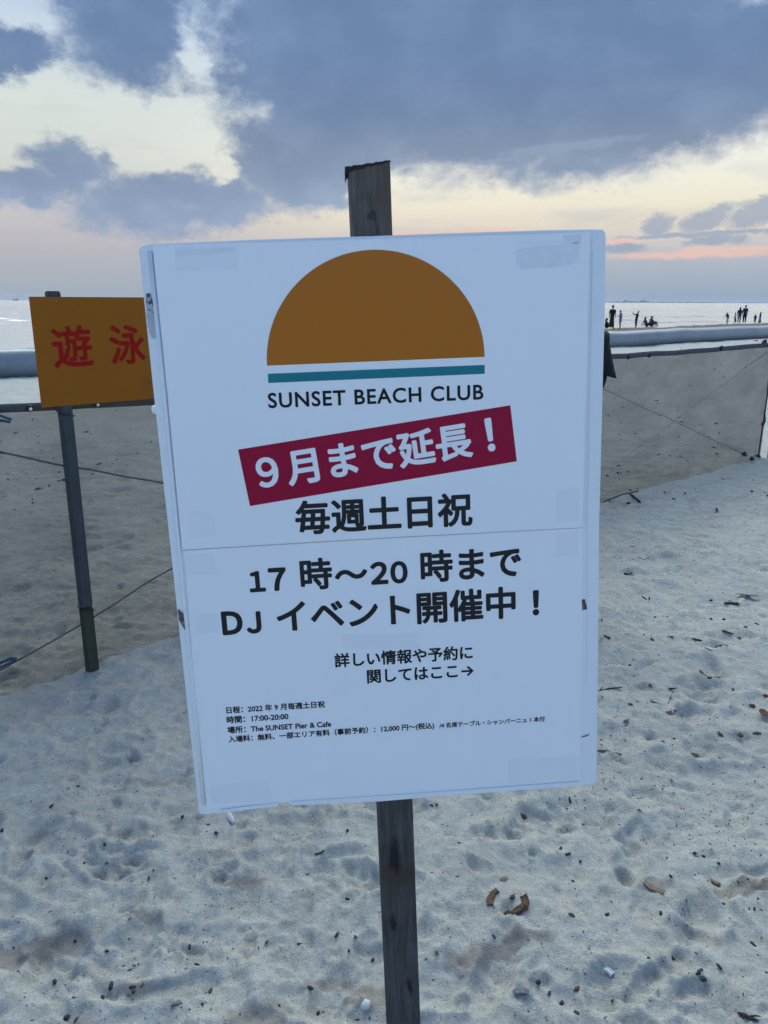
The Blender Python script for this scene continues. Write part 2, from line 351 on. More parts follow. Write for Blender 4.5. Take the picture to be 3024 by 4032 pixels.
uu = co[:, 0]*UN[0]+co[:, 1]*UN[1]
wet = sstep((uu-24+1.2*vnoise(co[:, 0]*.3, co[:, 1]*.3))/6.)
at_ = me.attributes.new('damp_or_shade', 'FLOAT', 'POINT'); at_.data.foreach_set('value', damp_or_shade)
at_ = me.attributes.new('wet', 'FLOAT', 'POINT'); at_.data.foreach_set('value', wet)
m = bpy.data.materials.new('sand'); m.use_nodes = True; g = N(m.node_tree); p = g.n['Principled BSDF']
tcn = g.n.new('ShaderNodeTexCoord'); ob = tcn.outputs['Object']
grain = g.noise(ob, 420, 4, .7); mid = g.noise(ob, 26, 6, .62); lo = g.noise(ob, 3.2, 5, .6)
c = g.mix(g.step(mid, .3, .7), (.485, .468, .405), (.635, .612, .535)); c = g.mix(g.math('MULTIPLY', g.step(lo, .4, .7), .5), c, (.43, .415, .37))
c = g.mix(g.step(grain, .54, .70, 0., .62), c, (.22, .205, .185)); c = g.mix(g.step(g.noise(ob, 300, 3, .6), .63, .72, 0., .5), c, (.7, .69, .66))
sp = g.noise(ob, 95, 3, .6); c = g.mix(g.step(g.noise(ob, 170, 4, .7), .36, .62, .38, 0.), c, (.27, .26, .235)); c = g.mix(g.step(sp, .655, .70, 0., .7), c, (.09, .08, .07))
an = g.n.new('ShaderNodeAttribute'); an.attribute_name = 'damp_or_shade'; an2 = g.n.new('ShaderNodeAttribute'); an2.attribute_name = 'wet'
c = g.mix(g.math('MULTIPLY', an.outputs['Fac'], .62), c, g.mix(mid, (.19, .145, .115), (.27, .215, .175)))  # brown slope shade mixed into the sand colour
c = g.mix(an2.outputs['Fac'], c, (.15, .125, .105))
g.put(p.inputs['Base Color'], c); p.inputs['Roughness'].default_value = .95; p.inputs['Specular IOR Level'].default_value = .15
g.put(p.inputs['Normal'], g.bump(g.math('ADD', g.math('MULTIPLY', grain, .8), g.math('MULTIPLY', g.noise(ob, 48, 6, .72), 2.4)), .75, .007)); M['sand'] = m
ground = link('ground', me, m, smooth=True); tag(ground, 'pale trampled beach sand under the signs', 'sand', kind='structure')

# ------------------------------------------------------------------ sea and far shore
SEA = -.5
m = bpy.data.materials.new('sea_water'); m.use_nodes = True; g = N(m.node_tree); p = g.n['Principled BSDF']
tcn = g.n.new('ShaderNodeTexCoord'); ob = tcn.outputs['Object']
p.inputs['Metallic'].default_value = .5; p.inputs['Base Color'].default_value = (.66, .64, .60, 1); p.inputs['Roughness'].default_value = .18; p.inputs['IOR'].default_value = 1.7
wv = g.math('ADD', g.noise(g.mapping(ob, rot=(0, 0, .73), sc=(.35, 1.3, 1)), .9, 5, .6), g.math('MULTIPLY', g.noise(g.mapping(ob, rot=(0, 0, .73), sc=(.03, .14, 1)), .6, 4, .6), 5.))
g.put(p.inputs['Normal'], g.bump(wv, .15, .3)); M['sea'] = m
def polar_sheet(name, ang_, rad_, zf, m_, closed=True):
    nA_, nR_ = len(ang_), len(rad_); X = np.outer(rad_, np.sin(ang_)).ravel(); Y = np.outer(rad_, np.cos(ang_)).ravel()
    c_ = np.stack([X, Y, zf(X, Y)], 1); i_, j_ = np.meshgrid(np.arange(nR_-1), np.arange(nA_), indexing='ij'); k2 = (j_+1) % nA_
    q_ = np.stack([i_*nA_+j_, (i_+1)*nA_+j_, (i_+1)*nA_+k2, i_*nA_+k2], -1).reshape(-1, 4)[:, ::-1]
    mm = bpy.data.meshes.new(name); mm.vertices.add(len(c_)); mm.vertices.foreach_set('co', c_.ravel()); mm.loops.add(q_.size); mm.loops.foreach_set('vertex_index', q_.ravel())
    mm.polygons.add(len(q_)); mm.polygons.foreach_set('loop_start', np.arange(len(q_))*4); mm.update(calc_edges=True); return link(name, mm, m_, smooth=True)
_wr = np.random.default_rng(5); WAVES = [(2*math.pi/L_, _wr.normal(0, .55), _wr.uniform(0, 6.28), .0105*L_**.9) for L_ in (1.1, 1.4, 1.9, 2.3, 3.1, 3.7, 4.9, 6.3, 8.2)]
def sea_z(x, y):
    r = np.hypot(x, y); z = np.zeros_like(x); b0 = math.atan2(UN[1], UN[0])
    for k_, th, ph, am in WAVES: z += am*np.sin(k_*(x*math.cos(b0+th)+y*math.sin(b0+th))+ph+2*vnoise(x*.12, y*.12))
    return SEA+(.22+1.1*sstep((r-45)/30.))*z*(.55+.45*vnoise(x*.035, y*.07))*np.exp(-(r/330.)**2)
sr = [24.]
while sr[-1] < 420: sr.append(sr[-1]*1.0034)
while sr[-1] < 20000: sr.append(sr[-1]*1.12)
tag(polar_sheet('sea', np.radians(np.concatenate([np.arange(-34, 34.01, .2), np.linspace(34, 326, 60)[1:-1]])), np.array(sr), sea_z, m), 'calm grey sea reaching to the horizon', 'sea', kind='structure')
rd = random.Random(11); vs = []; n_ = 160
for i in range(n_+1):
    a = R_(9+24*i/n_); t = i/n_; rad = 9000.
    hgt = 7+5*mnoise.noise(Vector((i*.11, 0, 0)))+3*mnoise.noise(Vector((i*.5, 3, 0)))
    a_px = 1512+3028*math.tan(a)
    if 2420 < a_px < 2520: hgt += rd.choice((4, 10, 16, 20))
    elif rd.random() < .12: hgt += rd.uniform(3, 8)
    hgt = max(3, hgt)*(.6 if a_px > 2750 else 1)
    vs += [(math.sin(a)*rad, math.cos(a)*rad, SEA-1), (math.sin(a)*rad, math.cos(a)*rad, SEA+hgt), (math.sin(a)*(rad+500), math.cos(a)*(rad+500), SEA+hgt*.8), (math.sin(a)*(rad+500), math.cos(a)*(rad+500), SEA-1)]
fs = [(4*i+j, 4*i+4+j, 4*i+5+j, 4*i+1+j) for i in range(n_) for j in range(3)]
M['shore'] = mat('far_shore', (.13, .16, .19), .9, .1, .002)
tag(mesh_obj('far_shore', vs, fs, M['shore']), 'thin blue line of low coast with buildings on the horizon', 'coast', kind='structure')

# ------------------------------------------------------------------ the big sign
RB = np.array([[.99701457, -.06053303, -.04793431], [.0630197, .99664695, .05218596], [.04461461, -.05505097, .9974863]])
OB = np.array([.00745759, 1.08291685, 1.15857805])
def loc(x, y, off=0.):
    P = on_plane(x, y, OB+RB[:, 1]*off, RB[:, 1]); L = RB.T@(P-OB); return np.array([L[0], L[2]+ZB])
rbm = Matrix([list(r) for r in RB]); base_pt = OB-RB[:, 2]*ZB
big_sign = empty('event_sign', base_pt, rbm.to_euler())
tag(big_sign, 'large white beach club sign with a half orange sun on a grey wooden post', 'sign')
# post
PW0, PW1 = -.0415, .0175
bm = bmesh.new(); zs = np.linspace(-.25, ZB+.524, 40)
prev = None
for i, z in enumerate(zs):
    t = (z-ZB)/.9; xc = .0038*(z-ZB)/.5
    l = -.0372+.0045*(z-(ZB-.4))/.9+.0006*mnoise.noise(Vector((0, 0, z*14))); r = .0215+.0042*(z-(ZB-.4))/.9+.0006*mnoise.noise(Vector((5, 0, z*14)))
    c_ = .0025; y0, y1 = .024, .062
    ring = [bm.verts.new(q_) for q_ in ((l+c_, y0, z), (r-c_, y0, z), (r, y0+c_, z), (r, y1-c_, z), (r-c_, y1, z), (l+c_, y1, z), (l, y1-c_, z), (l, y0+c_, z))]
    if prev: [bm.faces.new((prev[j], prev[(j+1) % 8], ring[(j+1) % 8], ring[j])) for j in range(8)]
    else: bm.faces.new(ring[::-1])
    prev = ring
for v in prev: v.co.z += .11*(v.co.x)+.02*(v.co.y-.03)
bm.faces.new(prev)
post = bm_obj('post', bm, M['post'], big_sign)
# splintered dark end grain on top
bm = bmesh.new(); rd = random.Random(5); n_ = 22; top = []
for i in range(n_+1):
    x = -.0362+.0625*i/n_; zt = ZB+.5255+.11*x+.0006*rd.uniform(-1, 1); d_ = .0055*(1-i/n_)**1.2+.0012+.0012*rd.random()
    if i == 0: d_ += .006
    ys = (.0225, .0225, .064, .064); top.append([bm.verts.new((x, ys[0], zt-d_)), bm.verts.new((x, ys[1], zt)), bm.verts.new((x, ys[2], zt)), bm.verts.new((x, ys[3], zt-d_))])
for a, b in zip(top, top[1:]): [bm.faces.new((a[j], b[j], b[(j+1) % 4], a[(j+1) % 4])) for j in range(4)]
bm.faces.new(top[0]); bm.faces.new(top[-1][::-1]); bm_obj('end_grain', bm, M['endgrain'], post)
# knot hole
bm = bmesh.new(); kx, kz = loc(1463, 848, .024)
pts = [(kx+.0052*math.cos(a)*(1+.3*math.sin(2*a+.6)), .0236, kz+.0062*math.sin(a)*(1+.25*math.cos(a))) for a in np.linspace(0, 2*math.pi, 18)[:-1]]
bm.faces.new([bm.verts.new(p_) for p_ in pts])
tube(bm, [(kx+.004, .0235, kz+.004), (kx+.006, .0235, kz-.015), (kx+.009, .0235, kz-.04)], [.0009, .0007, .0002], 5); tube(bm, [(kx+.002, .0235, kz+.004), (kx+.0, .0235, kz+.016), (kx-.002, .0235, kz+.03)], [.0007, .0005, .0002], 5)
bm_obj('knot_hole', bm, M['tie'], post)
# board: outline traced in its own plane, real thickness
ol = [(546, 985), (552, 974), (566, 967), (592, 961), (1000, 944), (1460, 930), (1560, 926), (2100, 908), (2330, 903), (2374, 904), (2384, 914), (2386, 934), (2383, 1150), (2371, 1600), (2359, 2080), (2353, 2700), (2350, 3070), (2343, 3085), (2330, 3091),
      (1800, 3130), (1500, 3155), (1250, 3168), (1160, 3172), (1138, 3166), (1134, 3156), (1097, 3160), (1095, 3172), (1082, 3178), (900, 3197), (790, 3209), (783, 3203), (740, 2800), (672, 2160), (600, 1500)]
def zz(p_): return (p_[0], p_[1])
pts = [loc(*p_) for p_ in ol]
bm = bmesh.new(); T = .021
fv = [bm.verts.new((x, 0, z)) for x, z in pts]; f0 = bm.faces.new(fv)
r = bmesh.ops.extrude_face_region(bm, geom=[f0]); bv = [v for v in r['geom'] if isinstance(v, bmesh.types.BMVert)]
for v in bv: v.co.y += T
es = [e for e in bm.edges if all(v in fv for v in e.verts)]
bmesh.ops.bevel(bm, geom=es, offset=.0016, segments=2, affect='EDGES')
board = bm_obj('board', bm, M['board'], big_sign)
def sheet(name, pxs, off, m_, parent, thick=0.0008, sub=0):
    P = [loc(*p_, off=-off) for p_ in pxs]; bm = bmesh.new()
    f = bm.faces.new([bm.verts.new((x, -off, z)) for x, z in P]); rr = bmesh.ops.extrude_face_region(bm, geom=[f])
    for v in rr['geom']:
        if isinstance(v, bmesh.types.BMVert): v.co.y += thick
    return bm_obj(name, bm, m_, parent)
# raised lip along the foot of the board
sheet('bottom_lip', [(868, 3190), (1094, 3160), (1095, 3171), (1082, 3177), (868, 3198)], .003, M['board'], big_sign, .0055)
sheet('bottom_lip', [(1140, 3158), (1800, 3113), (2278, 3078), (2280, 3094), (1800, 3129), (1250, 3167), (1160, 3171), (1145, 3168)], .003, M['board'], big_sign, .0055)
bm = bmesh.new(); tube(bm, [(x, -.0002, z) for x, z in (loc(*p_) for p_ in ((591, 990), (650, 1580), (706, 2160), (760, 2700), (803, 3165)))], .0034, 10); bm_obj('edge_bead', bm, M['board'], big_sign, True)
sheet('edge_strip', [(2334, 985), (2340, 985), (2318, 2076), (2314, 2700), (2309, 2700), (2312, 2076)], .0009, M['board'], big_sign, .0008)
upper = sheet('upper_sheet', [(600, 967), (2325, 914), (2313, 1400), (2294.6, 2075.4), (1500, 2117), (717, 2164), (655, 1500)], .0036, M['paper'], big_sign, .0012)
lower = sheet('lower_sheet', [(722, 2140), (2294, 2054), (2289, 2700), (2283, 3074), (1800, 3110), (1300, 3146), (815, 3183), (757, 2596)], .0010, M['paper'], big_sign, .0010)
M['seam_shadow'] = mat('seam_shadow_line', (.42, .44, .47), .8, .2, 90)
sheet('seam_shadow_line', [(718, 2165.5), (1500, 2118.5), (2294, 2077), (2294, 2079.5), (1500, 2121.5), (718, 2169)], .0012, M['seam_shadow'], lower, .0001)  # shadow line under the upper sheet's edge, painted as a thin grey strip
for (pa, q_) in ((upper, [(690, 975), (935, 966), (938, 1060), (690, 1070)]), (upper, [(2030, 950), (2290, 942), (2285, 1035), (2030, 1050)]), (upper, [(746, 2010), (842, 2022), (848, 2110), (744, 2120)]), (upper, [(2190, 1925), (2283, 1920), (2280, 2052), (2188, 2058)])):
    sheet('tape_or_gloss_patch', q_, .0037, M['tape'], pa, .0001)
for q_ in ([(737, 2183), (838, 2178), (862, 2262), (735, 2268)], [(2188, 2096), (2279, 2092), (2276, 2186), (2184, 2194)], [(824, 3090), (1062, 3075), (1072, 3152), (832, 3167)], [(2002, 2992), (2275, 2975), (2273, 3066), (2000, 3086)], [(1345, 2498), (1650, 2494), (1655, 2552), (1350, 2560)], [(770, 2420), (860, 2415), (862, 2490), (772, 2500)]):
    sheet('tape_or_gloss_patch', q_, .0011, M['tape'], lower, .0001)
M['tape_gloss'] = mat('tape_gloss_smudge', (.71, .725, .76), .3, .1, 60, .1, 90)  # dark gloss smudges on the tape, painted as greyer colour
for q_ in ([(2030, 985), (2120, 968), (2240, 962), (2278, 950), (2276, 1010), (2262, 1040), (2200, 1052), (2050, 1060), (2034, 1030)], [(2215, 925), (2290, 922), (2288, 958), (2226, 962)], [(690, 985), (800, 978), (930, 972), (925, 992), (780, 1004), (692, 1010)]):
    sheet('tape_or_gloss_patch', q_, .00375, M['tape_gloss'], upper, .0001)
def ragged(name, pxs, m_, off=.0018, jit=3.):
    rd = random.Random(len(name)+int(pxs[0][1])); P = []
    for (a, b) in zip(pxs, pxs[1:]+pxs[:1]):
        for t in (0, .25, .5, .75): P.append((a[0]+(b[0]-a[0])*t+rd.uniform(-jit, jit)*(t > 0), a[1]+(b[1]-a[1])*t+rd.uniform(-jit, jit)*(t > 0)))
    return sheet(name, P, off, m_, board, .0004)
ragged('chipped_patch', [(576, 1155), (591, 1155), (596, 1172), (610, 1190), (618, 1215), (623, 1270), (612, 1290), (609, 1230), (598, 1195), (588, 1200), (577, 1180)], M['chip'], .0019, 1.5)
ragged('scuffed_patch', [(575, 1175), (598, 1200), (609, 1235), (618, 1310), (615, 1335), (596, 1330), (584, 1290), (577, 1235)], M['scuff'], .0017, 2.)
ragged('chipped_patch', [(700, 2399), (716, 2412), (735, 2432), (742, 2455), (743, 2475), (728, 2480), (715, 2462), (704, 2440)], M['chip'], .0019, 2.)
ragged('chipped_patch', [(724, 2405), (734, 2406), (738, 2424), (733, 2424)], M['chip'], .0019, 1.)
ragged('chipped_patch', [(2291, 2362), (2303, 2358), (2310, 2385), (2311, 2400), (2292, 2403)], M['chip'], .0012, 1.5)
ragged('scratch', [(2290, 2901), (2306, 2897), (2320, 2890), (2320, 2894), (2306, 2901), (2290, 2904)], M['chip'], .0012, .6)
bm = bmesh.new(); x_, z_ = loc(612, 1612); blob(bm, (x_-.002, .004, z_), (.004, .004, .006), 2, .5, 3.); bm_obj('paint_flake', bm, M['white_ink'], board)

# lettering
def glyphs(s, bold=0., space=1.):
    c_ = bpy.data.curves.new('t', 'FONT'); c_.body = s; c_.size = 1; c_.resolution_u = 4; c_.space_character = space
    o_ = bpy.data.objects.new('t', c_); COL.objects.link(o_)
    dg = bpy.context.evaluated_depsgraph_get(); mm = bpy.data.meshes.new_from_object(o_.evaluated_get(dg))
    V0 = np.array([v.co[:] for v in mm.vertices]); F0 = [tuple(p_.vertices) for p_ in mm.polygons]
    bpy.data.objects.remove(o_); bpy.data.curves.remove(c_); bpy.data.meshes.remove(mm)
    if not bold: V0[:, 2] = 0; return V0, F0
    V, Fc = [], []                                   # heavier weight: the glyph laid over itself, each layer 8 microns lower
    for i in range(13):
        a = 2*math.pi*i/12; d = np.array([math.cos(a)*bold, math.sin(a)*bold, 0]) if i < 12 else np.zeros(3)
        q_ = V0.copy(); q_[:, 2] = i*8e-6; V.append(q_+d); Fc += [tuple(j+i*len(V0) for j in f) for f in F0]
    return np.vstack(V), Fc
def fit(V, A, B, mode='ink', ys=1.):
    A = np.array(A); B = np.array(B); e = (B-A); L = np.linalg.norm(e); e = e/L; pr = np.array([-e[1], e[0]])
    x0, x1 = V[:, 0].min(), V[:, 0].max(); sc = L/(x1-x0); y0 = V[:, 1].min() if mode == 'ink' else 0.
    return A+np.outer((V[:, 0]-x0)*sc, e)+np.outer((V[:, 1]-y0)*sc*ys, pr)
def print_on(name, segs, m_, parent, off):
    AV, AF = [], []
    for (s, p0, p1, mode, bold, space, ys) in segs:
        V, Fc = glyphs(s, bold, space); Q = fit(V, loc(*p0, off=-off), loc(*p1, off=-off), mode, ys); o0 = len(AV)
        AV += [(x, -off-h_, z) for (x, z), h_ in zip(Q, V[:, 2])]; AF += [tuple(i+o0 for i in f) for f in Fc]
    return mesh_obj(name, AV, AF, m_, parent)
UO = .00385      # print on the upper sheet
P = [loc(*p_) for p_ in ((1052.4, 1439.5), (1906, 1405))]
cen = (P[0]+P[1])/2; ex = P[1]-P[0]; rad = np.linalg.norm(ex)/2; ex = ex/np.linalg.norm(ex); ey = np.array([-ex[1], ex[0]])
mesh_obj('half_sun_emblem', [(*((cen+rad*(ex*math.cos(a)+ey*.975*math.sin(a)))[:1]), -UO, (cen+rad*(ex*math.cos(a)+ey*.975*math.sin(a)))[1]) for a in np.linspace(0, math.pi, 72)], [tuple(range(72))], M['orange'], upper)
bar = [loc(*p_) for p_ in ((1057, 1507.6), (1906.6, 1471.4), (1906.6, 1436.5), (1055.5, 1471.4))]
mesh_obj('sea_stripe', [(x, -UO, z) for x, z in bar], [(0, 1, 2, 3)], M['teal'], upper)
print_on('club_name', [('SUNSET BEACH CLUB', (1057, 1605.8), (1904, 1571), 'base', .021, 1.1, 1.0)], M['ink'], upper, UO)
ban = [loc(*p_) for p_ in ((985.6, 1990.6), (2032.7, 1815), (2007, 1595), (938.6, 1769))]
mesh_obj('banner', [(x, -UO, z) for x, z in ban], [(0, 1, 2, 3)], M['crimson'], upper)
wide = lambda t_: ''.join(chr(ord(c_)+65248) if '!' <= c_ <= '~' else c_ for c_ in t_)     # full-width forms
Z = lambda ox, oy, s: (lambda x, y: (ox+x*s, oy+y*s))
za = Z(850, 1600, .9042); zb = Z(600, 2100, 1.085); zc = Z(500, 2600, .6028); zd = Z(1400, 2600, .6631)
BO = .029
print_on('banner_text', [(wide('9月まで延長'), za(189, 353), za(1121, 203), 'base', BO, 1., 1.)], M['white_ink'], upper, UO+.0002)
print_on('banner_exclamation_mark', [(wide('!'), za(1186, 193), za(1219, 187), 'base', BO, 1., 1.)], M['white_ink'], upper, UO+.0002)
print_on('weekday_text', [('毎週土日祝', za(350, 562), za(1119, 520), 'ink', BO, 1., 1.)], M['grey_ink'], upper, UO)
LO = .00125      # print on the lower sheet
yb = lambda x: 207-.0625*(x-420)
def one(c_, x0, x1, yf): return (wide(c_), zb(x0, yf(x0)), zb(x1, yf(x1)), 'base', BO+.012, 1., 1.)
print_on('time_text', [one('1', 354, 413, yb), one('7', 424, 489, yb), ('時', zb(540, yb(540)+9), zb(656, yb(656)+9), 'ink', BO, 1., 1.), ('〜', zb(664, 176), zb(783, 160), 'ink', BO, 1., 1.),
                       one('2', 793, 857, yb), one('0', 865, 928, yb), ('時', zb(975, yb(975)+9), zb(1092, yb(1092)+9), 'ink', BO, 1., 1.), ('まで', zb(1113, yb(1113)+6), zb(1339, yb(1339)+6), 'ink', BO, 1., 1.)], M['grey_ink'], lower, LO)
yc = lambda x: 365-.0644*(x-275)
print_on('letters', [one('D', 255, 331, yc), one('J', 343, 398, yc)], M['grey_ink'], lower, LO)
print_on('event_text', [('イベント開催中', zb(455, yc(455)+10), zb(1319, yc(1319)+10), 'ink', BO, 1., 1.)], M['grey_ink'], lower, LO)
print_on('exclamation_mark', [one('!', 1380, 1404, yc)], M['grey_ink'], lower, LO)
print_on('detail_text', [('詳しい情報や予約に', zb(662, 488.5), zb(1163, 457), 'ink', .028, 1., 1.), ('関してはここ→', zb(780, 546.5), zb(1166, 521), 'ink', .028, 1., 1.)], M['grey_ink'], lower, LO)
SB = .032
print_on('small_print', [('日程'+wide(':')+'2022 年 9 月毎週土日祝', zc(650, 349), zc(1294, 308), 'ink', SB, 1., 1.), ('時間'+wide(':')+'17:00-20:00', zc(652, 414), zc(1056, 388), 'ink', SB, 1., 1.),
                         ('場所'+wide(':')+'The SUNSET Pier & Cafe', zc(657, 480), zc(1335, 437), 'ink', SB, 1., 1.), ('入場料'+wide(':')+'無料、一部エリア有料'+wide('(')+'事前予約'+wide('):')+'12,000 円〜(税込)', zc(665, 545), zd(468, 411), 'ink', SB, 1., 1.),
                         ('/4 名席テーブル・シャンパーニュ 1 本付', zd(498, 404), zd(1125, 363), 'ink', SB, 1., 1.)], M['grey_ink'], lower, LO)

# ------------------------------------------------------------------ net fence
FL = [np.array(p_) for p_ in ((-1.66, 2.58), (-1.226, 2.955), (-.944, 3.215), (1.694, 5.79), (3.79, 7.64))]
cum = np.cumsum([0]+[np.linalg.norm(b-a) for a, b in zip(FL, FL[1:])]); LT = cum[-1]
def fpt(s):
    i = min(max(int(np.searchsorted(cum, s)-1), 0), len(FL)-2); t = (s-cum[i])/(cum[i+1]-cum[i]); return FL[i]*(1-t)+FL[i+1]*t
FD = (FL[-1]-FL[0])/np.linalg.norm(FL[-1]-FL[0]); FN = np.array([FD[1], -FD[0]])     # towards the camera
def ftop_px(px, py):                                             # height on the fence plane seen at a photo pixel
    n = np.array([FN[0], FN[1], 0]); P_ = on_plane(px, py, np.array([FL[1][0], FL[1][1], 0]), n); return P_
tp = sorted([(float((P_[:2]-FL[0])@FD), P_[2]) for P_ in (ftop_px(0, 1592), ftop_px(300, 1580), ftop_px(600, 1566), ftop_px(2420, 1398), ftop_px(2750, 1376), ftop_px(3024, 1351))])
def ftop(s): return float(np.interp(s, [t[0] for t in tp], [t[1] for t in tp]))
fence = empty('net_fence', (FL[0][0], FL[0][1], 0)); tag(fence, 'grey mesh net fence strung along the beach behind both signs', 'fence')
fo = np.array([FL[0][0], FL[0][1], 0.])
m = bpy.data.materials.new('net_mesh'); m.use_nodes = True; g = N(m.node_tree); p = g.n['Principled BSDF']; out = g.n['Material Output']
tcn = g.n.new('ShaderNodeTexCoord'); tr = g.n.new('ShaderNodeBsdfTransparent'); mx = g.n.new('ShaderNodeMixShader')
p.inputs['Roughness'].default_value = .9; p.inputs['Specular IOR Level'].default_value = .1
g.put(p.inputs['Base Color'], g.mix(g.noise(tcn.outputs['Object'], 3, 4, .6), (.074, .069, .064), (.095, .089, .083)))
g.put(mx.inputs[0], g.step(g.noise(g.mapping(tcn.outputs['Object'], sc=(1, 1, 2.5)), 2.2, 5, .6), .2, .8, .63, .75)); g.l.new(tr.outputs[0], mx.inputs[1]); g.l.new(p.outputs[0], mx.inputs[2]); g.l.new(mx.outputs[0], out.inputs[0]); M['net'] = m
def fwav(s, z):
    e = .012*mnoise.noise(Vector((s*1.6, z*1.3, 0)))+.006*mnoise.noise(Vector((s*4, z*2, 4)))
    if s > LT-1.0: e += .012*math.sin(s*46)*((s-(LT-1.0))/1.0)*(1-.5*z)
    return e
nS, nZ = 300, 26; vs = []; 
for i in range(nS+1):
    s = LT*i/nS; b_ = fpt(s); zt = ftop(s)-.012; zb_ = zat(*b_)-.015+.02*mnoise.noise(Vector((s*2.3, 8, 0)))
    for j in range(nZ+1):
        z = zb_+(zt-zb_)*j/nZ; e = fwav(s, z); sag = .0
        vs.append((b_[0]+FN[0]*e-fo[0], b_[1]+FN[1]*e-fo[1], z))
mesh_obj('net_panel', vs, [(i*(nZ+1)+j, (i+1)*(nZ+1)+j, (i+1)*(nZ+1)+j+1, i*(nZ+1)+j+1) for i in range(nS) for j in range(nZ)], M['net'], fence, True)
vs = []
for i in range(nS+1):                                            # hem band, a folded strip 4 mm thick
    s = LT*i/nS; b_ = fpt(s); zt = ftop(s)+.004*mnoise.noise(Vector((s*3, 2, 1))); e = fwav(s, zt)+.004; hb = .030+.012*(s/LT)+.003*mnoise.noise(Vector((s*2, 5, 5)))
    for (dz_, de) in ((0, 0), (-hb*.5, .005), (-hb, .002), (-hb, -.008), (-hb*.5, -.011), (0, -.008)):
        vs.append((b_[0]+FN[0]*(e+de)-fo[0], b_[1]+FN[1]*(e+de)-fo[1], zt+dz_))
mesh_obj('hem_band', vs, [(i*6+j, (i+1)*6+j, (i+1)*6+(j+1) % 6, i*6+(j+1) % 6) for i in range(nS) for j in range(6)]+[(5, 4, 3, 2, 1, 0), tuple(nS*6+j for j in range(6))], M['hem'], fence, True)
def fp(px, py, e=0.):                                            # point on the fence plane, e towards the camera
    n = np.array([FN[0], FN[1], 0]); P_ = on_plane(px, py, np.array([FL[1][0], FL[1][1], 0])+n*e, n); return P_
def cord(name, pxs, e, rad, m_, parent=None, jit=0.):
    bm = bmesh.new(); ps = [fp(x, y, e) for x, y in pxs]; out_ = []
    for a, b in zip(ps, ps[1:]):
        for t in np.linspace(0, 1, 9)[:-1]:
            q_ = a*(1-t)+b*t; out_.append(q_+np.array([0, 0, jit*mnoise.noise(Vector(q_)*5)]))
    out_.append(ps[-1]); tube(bm, [tuple(q_-fo) for q_ in out_], rad, 6); return bm_obj(name, bm, m_, parent or fence, True)
cord('brace_cord', [(-60, 1772), (260, 1832), (640, 1905), (1200, 2010)], -.035, .0042, M['rope_pale'], jit=.01)
cord('brace_cord', [(-60, 2672), (60, 2602), (330, 2452), (680, 2236), (1300, 1840)], -.03, .0042, M['rope_pale'], jit=.01)
cord('brace_cord', [(2200, 1450), (2395, 1538), (2650, 1656), (2945, 1796)], -.035, .005, M['rope_pale'], jit=.015)
cord('brace_cord', [(2250, 1935), (2410, 1838), (2660, 1655), (2960, 1430), (3020, 1385)], -.04, .003, M['rope_pale'], jit=.015)
cord('edge_cord', [(3040, 1345), (3021, 1560), (3008, 1650), (3001, 1690), (2994, 1740), (2986, 1798)], .02, .007, M['tie'], jit=.01)
cord('edge_cord', [(3010, 1615), (3014, 1655), (3004, 1680), (2998, 1668)], .025, .006, M['tie'])
cord('bottom_cord', [(640, 2550), (520, 2578), (430, 2606), (690, 2508)][0:3], .012, .004, M['rope_dark'], jit=.006)
cord('bottom_cord', [(2380, 1975), (2450, 1947), (2510, 1935)], .012, .006, M['rope_dark'])
for pxs in ([(-70, 1612), (10, 1640), (45, 1652)], [(-70, 1640), (0, 1655), (40, 1662)], [(-60, 1775), (-10, 1782), (16, 1786)], [(-60, 2648), (20, 2606), (66, 2592)], [(-60, 2662), (10, 2626), (64, 2600)], [(-60, 2640), (0, 2612), (50, 2590)]):
    cord('blue_rope', pxs, .03, .0052, M['rope_blue'], jit=.006)
# eyelets with their balls and ties
def eyelet(px, py, bright=True):
    c_ = fp(px, py, .012)-fo; bm = bmesh.new(); t = Vector((FD[0], FD[1], 0)); n = Vector((FN[0], FN[1], 0)); R = .010
    tube(bm, [Vector(c_)+t*R*math.cos(a)+Vector((0, 0, 1))*R*math.sin(a) for a in np.linspace(0, 2*math.pi, 15)], .0035, 6, False)
    o_ = bm_obj('eyelet', bm, M['tie'], fence, True)
    bm = bmesh.new(); blob(bm, tuple(Vector(c_)+n*.006-Vector((0, 0, .002))), (.0062, .0062, .0062), 2, 0.)
    bm_obj('toggle_ball', bm, M['white_ink'] if bright else M['tie'], o_, True)
for px, py in ((118, 1608), (383, 1592)): eyelet(px, py)
for px, py in ((2475, 1404), (2556, 1398), (2840, 1370)):
    c_ = fp(px, py, .015)-fo; bm = bmesh.new(); blob(bm, tuple(c_), (.016, .012, .022), 2, .5, px); bm_obj('knot', bm, M['tie'], fence, True)
for px, py in ((2930, 1788), (2962, 1806), (3012, 1345), (2985, 1795)):
    c_ = fp(px, py, .015)-fo; bm = bmesh.new(); blob(bm, tuple(c_), (.022, .018, .02), 2, .9, px); bm_obj('knot', bm, M['rope_dark'], fence, True)
def pole(x, y, r0, h, seg=16):
    z0 = zat(x, y); bm = bmesh.new(); tube(bm, [(x-fo[0], y-fo[1], z0-.3), (x-fo[0], y-fo[1], z0+h-.01), (x-fo[0], y-fo[1], z0+h)], [r0, r0, r0*.8], seg); return bm_obj('pole', bm, M['blue_pole'], fence, True)
pr_ = ground_at(3030, 1806); pole(pr_[0]+.035, pr_[1], .055, 1.30); pole(-1.72, 2.60, .03, 1.25)

